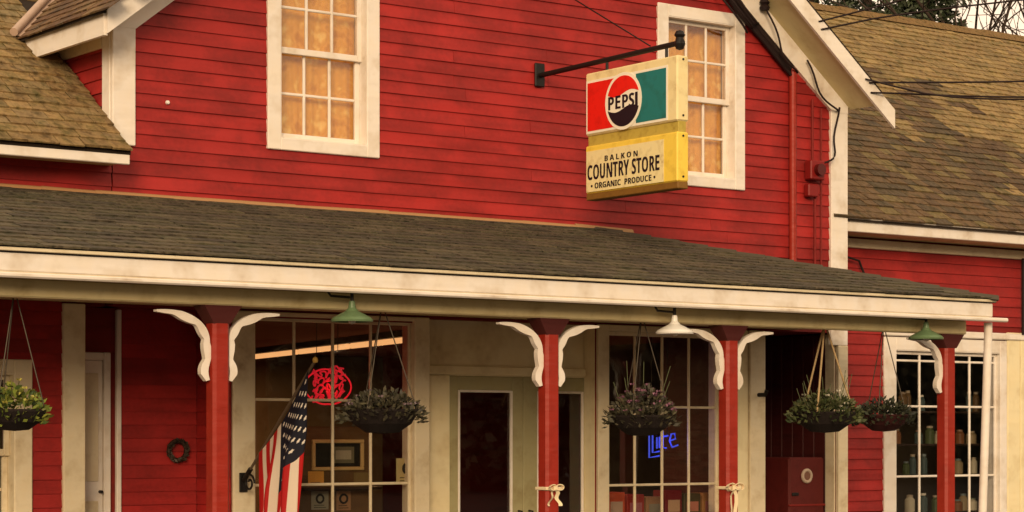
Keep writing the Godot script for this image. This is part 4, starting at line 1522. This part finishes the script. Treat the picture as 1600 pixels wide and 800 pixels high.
func rand_dir() -> Vector3:
	var v := Vector3(rng.randfn(), rng.randfn(), rng.randfn())
	return v.normalized()

func basket(label: String, at: Vector3, r: float, leafc: Array, flowerc: Array, nleaf: int, nflower: int, spread: float, tall: float, liner: Material, stems := 0, cord := 0.0045, ctop := 2.632) -> void:
	# at: rim centre
	var b := thing("hanging_basket", label, "hanging basket", at, "baskets hung along the porch")
	var st := S()
	lathe(st, [Vector2(0, -r * 0.62), Vector2(r * 0.45, -r * 0.58), Vector2(r * 0.8, -r * 0.34), Vector2(r, 0.0), Vector2(r * 0.97, 0.015), Vector2(r * 0.9, 0.0), Vector2(0, -0.02)], Vector3.ZERO, 22)
	mi(b, "bowl", st, liner)
	st = S()
	var hook := Vector3(0, ctop - at.y, 0)
	for k in 3:
		var t := TAU * k / 3.0 + 0.5
		var p := Vector3(cos(t) * r * 0.95, 0.01, sin(t) * r * 0.95)
		tube(st, [p, hook - Vector3(0, 0.05, 0)], cord, 5)
	tube(st, [hook - Vector3(0, 0.06, 0), hook], 0.006, 5)
	mi(b, "chains", st, M.chain if cord < 0.006 else M.cord)
	st = S()
	for i in nleaf:
		var a := rng.randf() * TAU
		var q := sqrt(rng.randf())
		var hgt := tall * (1.0 - q * q) * rng.randf_range(0.1, 1.0) + 0.01
		var p := Vector3(cos(a) * q * r * spread, hgt - (0.10 * rng.randf() if q > 0.8 else 0.0), sin(a) * q * r * spread)
		var d := (Vector3(cos(a) * q * 1.3, rng.randf_range(0.1, 1.1), sin(a) * q * 1.3) + rand_dir() * 0.8).normalized()
		var c: Color = leafc[rng.randi() % leafc.size()]
		c = c * rng.randf_range(0.6, 1.4)
		c.a = 1
		leaf(st, p, d, rng.randf_range(0.03, 0.065), rng.randf_range(0.008, 0.016), c)
	mi(b, "foliage", st, M.leaf)
	if nflower:
		st = S()
		for i in nflower:
			var a := rng.randf() * TAU
			var q := sqrt(rng.randf()) * 0.95
			var p := Vector3(cos(a) * q * r * spread, tall * (1.0 - q * q) * rng.randf_range(0.5, 1.1) + 0.03, sin(a) * q * r * spread)
			var c: Color = flowerc[rng.randi() % flowerc.size()]
			c = c * rng.randf_range(0.8, 1.15)
			c.a = 1
			for k in 5:
				var t := TAU * k / 5.0
				leaf(st, p, Vector3(cos(t), 0.35, sin(t)).normalized(), 0.024, 0.011, c)
		mi(b, "flowers", st, M.leaf).set_meta("kind", "stuff")
	if stems:
		st = S()
		for i in stems:
			var a := rng.randf() * TAU
			var p := Vector3(cos(a) * r * 0.5, 0.0, sin(a) * r * 0.5)
			var top := p + Vector3(cos(a) * 0.1, tall * rng.randf_range(1.2, 2.1), sin(a) * 0.1)
			st.set_color(Color(0.1, 0.12, 0.05))
			tube(st, [p, (p + top) / 2 + rand_dir() * 0.02, top], 0.003, 4)
		mi(b, "stems", st, M.leaf).set_meta("kind", "stuff")

func build_baskets() -> void:
	var g := [Color(0.035, 0.05, 0.015), Color(0.06, 0.075, 0.022), Color(0.075, 0.08, 0.03)]
	var lime := [Color(0.16, 0.2, 0.03), Color(0.22, 0.24, 0.04), Color(0.06, 0.1, 0.02)]
	var dry := [Color(0.055, 0.05, 0.028), Color(0.08, 0.07, 0.038), Color(0.04, 0.035, 0.022)]
	var dark := [Color(0.025, 0.03, 0.015), Color(0.04, 0.042, 0.02), Color(0.018, 0.02, 0.012)]
	basket("hanging basket of lime green foliage at the left edge of the porch", Vector3(5.80, 1.80, 1.9), 0.20, lime, [Color(0.5, 0.45, 0.1)], 520, 14, 1.0, 0.17, M.liner)
	basket("hanging basket of dry grey green foliage before the left shop window", Vector3(8.58, 1.82, 1.9), 0.26, dry, [Color(0.2, 0.14, 0.16)], 900, 16, 1.15, 0.13, M.liner)
	basket("hanging basket with purple pink flowers before the window right of the entrance", Vector3(10.97, 1.79, 1.9), 0.24, dry, [Color(0.24, 0.1, 0.16), Color(0.3, 0.14, 0.2)], 700, 60, 1.15, 0.22, M.liner, 6)
	basket("wide hanging basket with sparse white flowers right of the third post", Vector3(12.93, 1.83, 1.9), 0.26, g, [Color(0.6, 0.56, 0.45)], 1000, 12, 1.15, 0.17, M.liner, 10, 0.009)
	basket("hanging basket of dark foliage nearest the far right window", Vector3(13.62, 1.81, 1.9), 0.21, dark, [], 800, 0, 1.2, 0.13, mat(Color(0.2, 0.06, 0.055), 0.9))

# ------------------------------------------------------------------ lamps and small things
func build_lamps() -> void:
	var sets := [[8.087, M.green_enamel, "green enamel porch lamp above the left shop window", 2.435], [10.977, M.white_metal, "white enamel porch lamp above the window right of the entrance", 2.43], [13.729, M.green_enamel, "green enamel porch lamp by the last porch post", 2.46]]
	for e: Array in sets:
		var l := thing("porch_lamp", e[2], "lamp", Vector3(e[0], e[3], 2.28), "enamel lamps under the porch eave")
		var st := S()
		lathe(st, [Vector2(0.142, -0.012), Vector2(0.146, 0.0), Vector2(0.13, 0.018), Vector2(0.085, 0.042), Vector2(0.045, 0.062), Vector2(0.026, 0.085), Vector2(0.02, 0.13), Vector2(0, 0.135), Vector2(0.018, 0.08), Vector2(0.04, 0.055), Vector2(0.082, 0.035), Vector2(0.142, -0.012)], Vector3.ZERO, 28)
		mi(l, "shade", st, e[1])
		st = S()
		lathe(st, [Vector2(0, -0.03), Vector2(0.022, -0.022), Vector2(0.03, 0.0), Vector2(0.022, 0.03), Vector2(0.014, 0.06)], Vector3.ZERO, 14)
		mi(l, "bulb", st, M.bulb)
		st = S()
		var top: float = 2.632 - e[3]
		tube(st, [Vector3(0, 0.13, 0), Vector3(0, top, 0)], 0.012, 8)
		tube(st, [Vector3(-0.02, 0.155, 0), Vector3(-0.17, 0.16, 0), Vector3(-0.2, top, 0)], 0.009, 6)
		mi(l, "arm", st, M.dark_metal)

func build_small() -> void:
	# wreath on the recess wall
	var w := thing("wreath", "small dark round wreath on the red wall of the left recess", "wreath")
	var c := Vector3(8.12, 1.53, -0.305)
	var st := S()
	for i in 260:
		var t := rng.randf() * TAU
		var p := c + Vector3(cos(t) * 0.075, sin(t) * 0.075, rng.randf_range(-0.01, 0.02))
		var v := rng.randf_range(0.7, 1.3)
		leaf(st, p, (Vector3(-sin(t), cos(t), 0.4) + rand_dir() * 0.7).normalized(), 0.04, 0.01, Color(0.05 * v, 0.035 * v, 0.022 * v))
	mi(w, "leaves", st, M.leaf)
	st = S()
	var ring := []
	for i in 25:
		ring.append(c + Vector3(cos(TAU * i / 24.0), sin(TAU * i / 24.0), 0) * 0.075)
	tube(st, ring, 0.02, 6)
	mi(w, "ring", st, M.wood_dark)
	# red cabinet with a white dial standing in the far recess
	var bx := thing("red_cabinet", "red metal cabinet with round white dial standing in the far recess", "cabinet")
	st = S()
	bbox(st, Vector3(14.43, 0.149, -0.75), Vector3(14.89, 1.44, -0.10), 0.02)
	mi(bx, "case", st, mat(Color(0.36, 0.1, 0.085), 0.7, M.trim.albedo_texture, 1.2))
	st = S()
	ring = []
	for i in 25:
		ring.append(Vector3(14.65 + 0.055 * cos(TAU * i / 24.0), 1.265 + 0.055 * sin(TAU * i / 24.0), -0.095))
	tube(st, ring, 0.017, 8)
	mi(bx, "dial_ring", st, mat(Color(0.74, 0.66, 0.58), 0.5))
	st = S()
	tube(st, [Vector3(14.65, 1.265, -0.101), Vector3(14.65, 1.265, -0.088)], 0.05, 16)
	mi(bx, "dial_face", st, plain(Color(0.5, 0.36, 0.3), 0.3))
	st = S()
	bbox(st, Vector3(14.425, 0.98, -0.115), Vector3(14.895, 1.0, -0.092), 0.004)
	mi(bx, "door_seam", st, M.red_wall)
	st = S()
	bbox(st, Vector3(14.46, 1.08, -0.105), Vector3(14.54, 1.11, -0.085), 0.004)
	mi(bx, "handle", st, M.dark_metal)
	# ribbon bows on posts
	bow("small cream ribbon bow tied on the second post from the left", Vector3(9.90, 1.25, 2.175), 0.75, 0.12)
	bow("cream ribbon bow with long tails tied on the third post", Vector3(11.66, 1.23, 2.175), 1.0, 0.42)
	# hook on the cream board
	st = S()
	tube(st, [Vector3(13.90, 2.02, 0.05), Vector3(13.90, 2.02, 0.14), Vector3(13.90, 2.06, 0.16)], 0.02, 6)
	single("wall_hook", st, M.dark_metal, "small black iron hook on the cream board beside the far recess", "hook")
	st = S()
	lathe(st, [Vector2(0.012, 0.0), Vector2(0.017, 0.01), Vector2(0.013, 0.026), Vector2(0, 0.03)], Vector3.ZERO, 10)
	var knob := single("insulator", st, M.white_metal, "tiny white porcelain insulator on the red gable wall at left", "insulator")
	knob.transform = Transform3D(Basis(Vector3(1, 0, 0), PI / 2), Vector3(7.86, 4.173, 0.012))
	# conduits and boxes on the gable's right end
	st = S()
	tube(st, [Vector3(14.316, 5.06, 0.065), Vector3(14.316, 3.2, 0.065)], 0.036, 8)
	single("conduit", st, M.red_post, "thick red painted conduit rising beside the right upper window", "pipe")
	st = S()
	tube(st, [Vector3(14.588, 4.80, 0.045), Vector3(14.588, 4.22, 0.045)], 0.014, 6)
	tube(st, [Vector3(14.62, 3.9, 0.045), Vector3(14.62, 3.1, 0.045)], 0.014, 6)
	tube(st, [Vector3(14.70, 4.72, 0.045), Vector3(14.70, 3.1, 0.045)], 0.011, 6)
	single("conduit", st, M.red_wall, "thin red conduits running into the meter box at right", "pipe")
	var mb := thing("meter_box", "red painted electric meter box near the right corner board", "meter box")
	st = S()
	bbox(st, Vector3(14.50, 4.04, 0.027), Vector3(14.68, 4.22, 0.12), 0.01)
	bbox(st, Vector3(14.49, 3.88, 0.027), Vector3(14.62, 4.0, 0.10), 0.01)
	mi(mb, "case", st, mat(Color(0.5, 0.1, 0.09), 0.5))
	st = S()
	tube(st, [Vector3(14.59, 4.13, 0.12), Vector3(14.59, 4.13, 0.17)], 0.055, 14)
	mi(mb, "dial", st, plain(Color(0.32, 0.08, 0.07), 0.25))
	# dark tubes along the right rake
	st = S()
	for k in 4:
		var pts := []
		for i in 14:
			var x := lerpf(12.6, 14.32, i / 13.0)
			pts.append(Vector3(x, rakes(x, -0.045 - 0.032 * k) + rng.randf_range(-0.012, 0.012), 0.058 + 0.008 * (k % 2)))
		tube(st, pts, 0.02, 6)
	single("rake_tubes", st, M.cable, "bundle of dark tubes along the right rake", "cable")
	for p: Vector3 in [Vector3(13.93, 5.60, 0.1)]:
		st = S()
		lathe(st, [Vector2(0, -0.05), Vector2(0.04, -0.05), Vector2(0.05, -0.02), Vector2(0.03, 0.0), Vector2(0.05, 0.02), Vector2(0.04, 0.05), Vector2(0, 0.05)], p, 10)
		single("insulator", st, M.cable, "dark insulator knob on the right rake frieze", "insulator")
	wire([Vector3(14.95, 4.94, 0.424), Vector3(18.0, 5.2, 1.6), Vector3(26.0, 6.3, 4.5)], 0.35, "service wire crossing before the right roof, upper of two")
	wire([Vector3(14.97, 4.85, 0.424), Vector3(18.0, 5.02, 1.4), Vector3(26.0, 5.95, 4.3)], 0.25, "service wire crossing before the right roof, lower of two")
	wire([Vector3(14.3, 5.44, 0.424), Vector3(18.0, 6.5, 1.0), Vector3(26.0, 8.3, 3.0)], 0.2, "service wire rising past the ridge at the top right")
	wire([Vector3(14.9, 4.97, 0.424), Vector3(17.0, 5.05, 1.2), Vector3(26.0, 6.7, 4.6)], 2.4, "sagging thin service wire between the two before the right roof")
	wire([Vector3(14.33, 5.37, 0.424), Vector3(16.5, 5.95, 0.9), Vector3(26.0, 8.0, 3.2)], 2.0, "thin service wire sagging just below the right wing ridge")
	for k in 3:
		var a: Vector3 = [Vector3(13.93, 5.55, 0.12), Vector3(14.45, 5.15, 0.09), Vector3(14.9, 4.75, 0.06)][k]
		var b: Vector3 = [Vector3(14.34, 5.02, 0.09), Vector3(14.92, 4.72, 0.06), Vector3(14.72, 4.2, 0.06)][k]
		var dp := []
		for i in 14:
			var u := i / 13.0
			dp.append(a.lerp(b, u) + Vector3(0.03 * sin(u * 9.0 + k), -0.14 * sin(u * PI), 0.05 * sin(u * PI)))
		st = S()
		tube(st, dp, 0.01, 5)
		single("loose_cable", st, M.cable, ["drooping dark cable from the rake insulator to the red conduit", "drooping dark cable from the conduit head to the right corner board", "thin dark cable looping from the corner board to the meter box"][k], "cable")
	for k in 3:
		var pts := []
		for i in 16:
			var t := i / 15.0
			pts.append(Vector3(lerpf(13.22 + 0.1 * k, 13.74 + 0.07 * k, t), 5.75 - 0.42 * pow(t, 1.6 - 0.3 * k) - 0.16 * sin(t * PI) + 0.05 * k, 0.07 + 0.12 * sin(t * PI)))
		st = S()
		tube(st, pts, 0.011, 5)
		single("loose_cable", st, M.cable, ["loose dark cable looping over the right upper window, inner one", "loose dark cable looping over the right upper window, middle one", "loose dark cable looping over the right upper window, nearest the rake"][k], "cable")
	st = S()
	tube(st, [Vector3(15.08, 3.42, -0.39), Vector3(15.4, 3.40, -0.37), Vector3(15.62, 3.36, -0.37), Vector3(15.72, 3.2, -0.38), Vector3(15.72, 2.8, -0.39)], 0.012, 6)
	single("loose_cable", st, M.cable, "dark cable bending down the right wing wall near the corner board", "cable")
	st = S()
	tube(st, [Vector3(18.05, 3.5, -0.39), Vector3(18.05, 2.7, -0.39)], 0.016, 6)
	single("loose_cable", st, M.cable, "dark cable dropping straight down the right wing wall at the frame edge", "cable")

func wire(pts: Array, sag: float, label: String) -> void:
	var cv := Curve3D.new()
	for i in pts.size():
		var a: Vector3 = pts[maxi(i - 1, 0)]
		var b: Vector3 = pts[mini(i + 1, pts.size() - 1)]
		var t := (b - a) * 0.16
		cv.add_point(pts[i], -t, t)
	var p := []
	for i in 41:
		var u := i / 40.0
		p.append(cv.sample_baked(u * cv.get_baked_length(), true) - Vector3(0, sag * 0.12 * sin(u * PI), 0))
	var st := S()
	tube(st, p, 0.009, 5)
	single("service_wire", st, M.cable, label, "wire", "service wires at the right gable")

func bow(label: String, at: Vector3, k: float, tail: float) -> void:
	var b := thing("ribbon_bow", label, "bow", at, "ribbon bows on the posts")
	var m := mat(Color(0.92, 0.85, 0.7), 0.6)
	var st := S()
	for s: float in [-1.0, 1.0]:
		var pts := []
		for i in 13:
			var t := PI * 2 * i / 12.0
			pts.append(Vector3(s * (0.04 - 0.045 * cos(t)) * k, 0.028 * sin(t) * k + 0.012, 0.02 + 0.015 * sin(t * 0.5)))
		for i in 12:
			var wv := Vector3(0, 0.004, 0.016) * k
			hexa(st, [pts[i] - wv, pts[i + 1] - wv, pts[i + 1] + wv, pts[i] + wv, pts[i] - wv + Vector3(0, 0.006, 0), pts[i + 1] - wv + Vector3(0, 0.006, 0), pts[i + 1] + wv + Vector3(0, 0.006, 0), pts[i] + wv + Vector3(0, 0.006, 0)])
	mi(b, "loops", st, m)
	st = S()
	for s: float in [-1.0, 1.0]:
		var pr := Vector3(0, 0, 0.02)
		for i in 8:
			var t := (i + 1) / 8.0
			var q := Vector3(s * (0.045 * sqrt(t) + 0.008 * sin(t * 9.0)), -tail * t, 0.012 + 0.01 * sin(t * 7.0 + s))
			var wv := Vector3(0.013, 0, 0.006 * s)
			poly(st, [pr - wv, pr + wv, q + wv, q - wv], Vector3(0, 0, 1))
			poly(st, [pr - wv - Vector3(0, 0, 0.002), pr + wv - Vector3(0, 0, 0.002), q + wv - Vector3(0, 0, 0.002), q - wv - Vector3(0, 0, 0.002)], Vector3(0, 0, -1))
			pr = q
	mi(b, "tails", st, m)
	st = S()
	bbox(st, Vector3(-0.018, -0.008, 0.005), Vector3(0.018, 0.03, 0.035) , 0.006)
	mi(b, "knot", st, m)
	st = S()                                         # band round the post
	bbox(st, Vector3(-0.075 - at.x + snapped_post(at.x), -0.004, -0.142), Vector3(0.075 - at.x + snapped_post(at.x), 0.02, -0.003), 0.004)
	mi(b, "band", st, m)

func snapped_post(x: float) -> float:
	return 9.91 if x < 11.0 else 11.685

# ------------------------------------------------------------------ trees behind
func branch(st: SurfaceTool, p: Vector3, d: Vector3, l: float, r: float, depth: int, tips: Array) -> void:
	var pts := [p]
	var q := p
	var dd := d
	for i in 4:
		dd = (dd + rand_dir() * 0.16 + Vector3(0, 0.04, 0)).normalized()
		q = q + dd * l / 4.0
		pts.append(q)
	tube(st, pts, r, 5 if depth > 1 else 4, r * 0.55)
	if depth == 0:
		tips.append(q)
		return
	for k in 3:
		var a: Vector3 = pts[2 + (k % 3)]
		branch(st, a, (dd + rand_dir() * 0.85 + Vector3(0, 0.1, 0)).normalized(), l * rng.randf_range(0.55, 0.75), r * 0.5, depth - 1, tips)

func build_trees() -> void:
	var rr := rng
	# evergreens beyond the ridge
	var spots := [[Vector3(32.35, 0, -18.3), 15.0, 2.5, "dark evergreen tree behind the ridge, beside the main gable"], [Vector3(35.5, 0, -18.0), 13.8, 1.4, "dark evergreen tree behind the ridge, nearest the bare tree"], [Vector3(34.1, 0, -18.5), 15.5, 2.2, "dark evergreen tree behind the ridge, in the middle of three"]]
	for e: Array in spots:
		var t := thing("evergreen_tree", e[3], "tree", e[0], "evergreens beyond the store")
		var st := S()
		tube(st, [Vector3.ZERO, Vector3(0.1, e[1] * 0.5, 0), Vector3(0, e[1], 0)], 0.28, 8, 0.04)
		var lv := S()
		var h: float = e[1]
		for k in 230:
			var u := rng.randf()
			var y := lerpf(h * 0.35, h * 0.98, u)
			var a := rng.randf() * TAU
			var reach: float = e[2] * (1.05 - 0.8 * u) * rng.randf_range(0.7, 1.1)
			var tip := Vector3(cos(a) * reach, y - reach * 0.12, sin(a) * reach)
			if k < 60:
				tube(st, [Vector3(0, y + 0.1, 0), tip], 0.03, 4, 0.01)
			for i in 70:
				var s := sqrt(rng.randf())
				var p := Vector3(0, y + 0.1, 0).lerp(tip, s) + rand_dir() * 0.28 * rng.randf()
				var v := rng.randf_range(0.5, 1.5)
				leaf(lv, p, (Vector3(cos(a), -0.3, sin(a)) + rand_dir() * 0.9).normalized(), 0.17, 0.035, Color(0.045 * v, 0.06 * v, 0.028 * v))
		mi(t, "trunk", st, M.bark)
		mi(t, "crown", lv, M.leaf)
	# wood added across the road, behind the camera, for the shop windows to mirror
	var cl := S()
	for i in 260:
		var p := rand_dir() * pow(rng.randf(), 0.4) * 1.5
		var v := rng.randf_range(0.5, 1.4)
		leaf(cl, p, rand_dir(), 0.5, 0.16, Color(0.11 * v, 0.095 * v, 0.05 * v))
	var mm := MultiMesh.new()
	mm.transform_format = MultiMesh.TRANSFORM_3D
	mm.mesh = cl.commit()
	mm.instance_count = 900
	for i in 900:
		var x := rng.randf_range(6.0, 95.0)
		var h := 7.5 + 2.0 * sin(x * 0.35) + 1.0 * sin(x * 0.9)
		mm.set_instance_transform(i, Transform3D(Basis.from_euler(Vector3(rng.randf() * 6, rng.randf() * 6, 0)), Vector3(x, rng.randf_range(0.5, h), rng.randf_range(36.0, 41.0))))
	var wood := MultiMeshInstance3D.new()
	wood.name = "added_wood"
	wood.multimesh = mm
	wood.material_override = M.leaf
	add_child(wood)
	tag(wood, "unseen wood added across the road for the shop windows to mirror", "wood")
	wood.set_meta("kind", "stuff")
	# bare tree at the frame's right edge
	var b := thing("bare_tree", "leafless tree against the pale sky at the top right", "tree", Vector3(33.0, 0, -13.3))
	var st := S()
	var tips := []
	tube(st, [Vector3.ZERO, Vector3(0.1, 3.5, 0.05), Vector3(0, 7.0, 0)], 0.24, 8, 0.13)
	for k in 8:
		branch(st, Vector3(0, 5.6 + 0.17 * k, 0), (Vector3(0.8 * cos(k * 2.4), 1.0, 0.8 * sin(k * 2.4))).normalized(), 3.2, 0.07, 3, tips)
	mi(b, "trunk", st, M.bark)
	st = S()
	for p: Vector3 in tips:
		if rng.randf() < 0.6:
			tube(st, [p, p + (rand_dir() + Vector3.UP * 0.6) * 0.4], 0.012, 3, 0.004)
	mi(b, "twigs", st, M.bark)
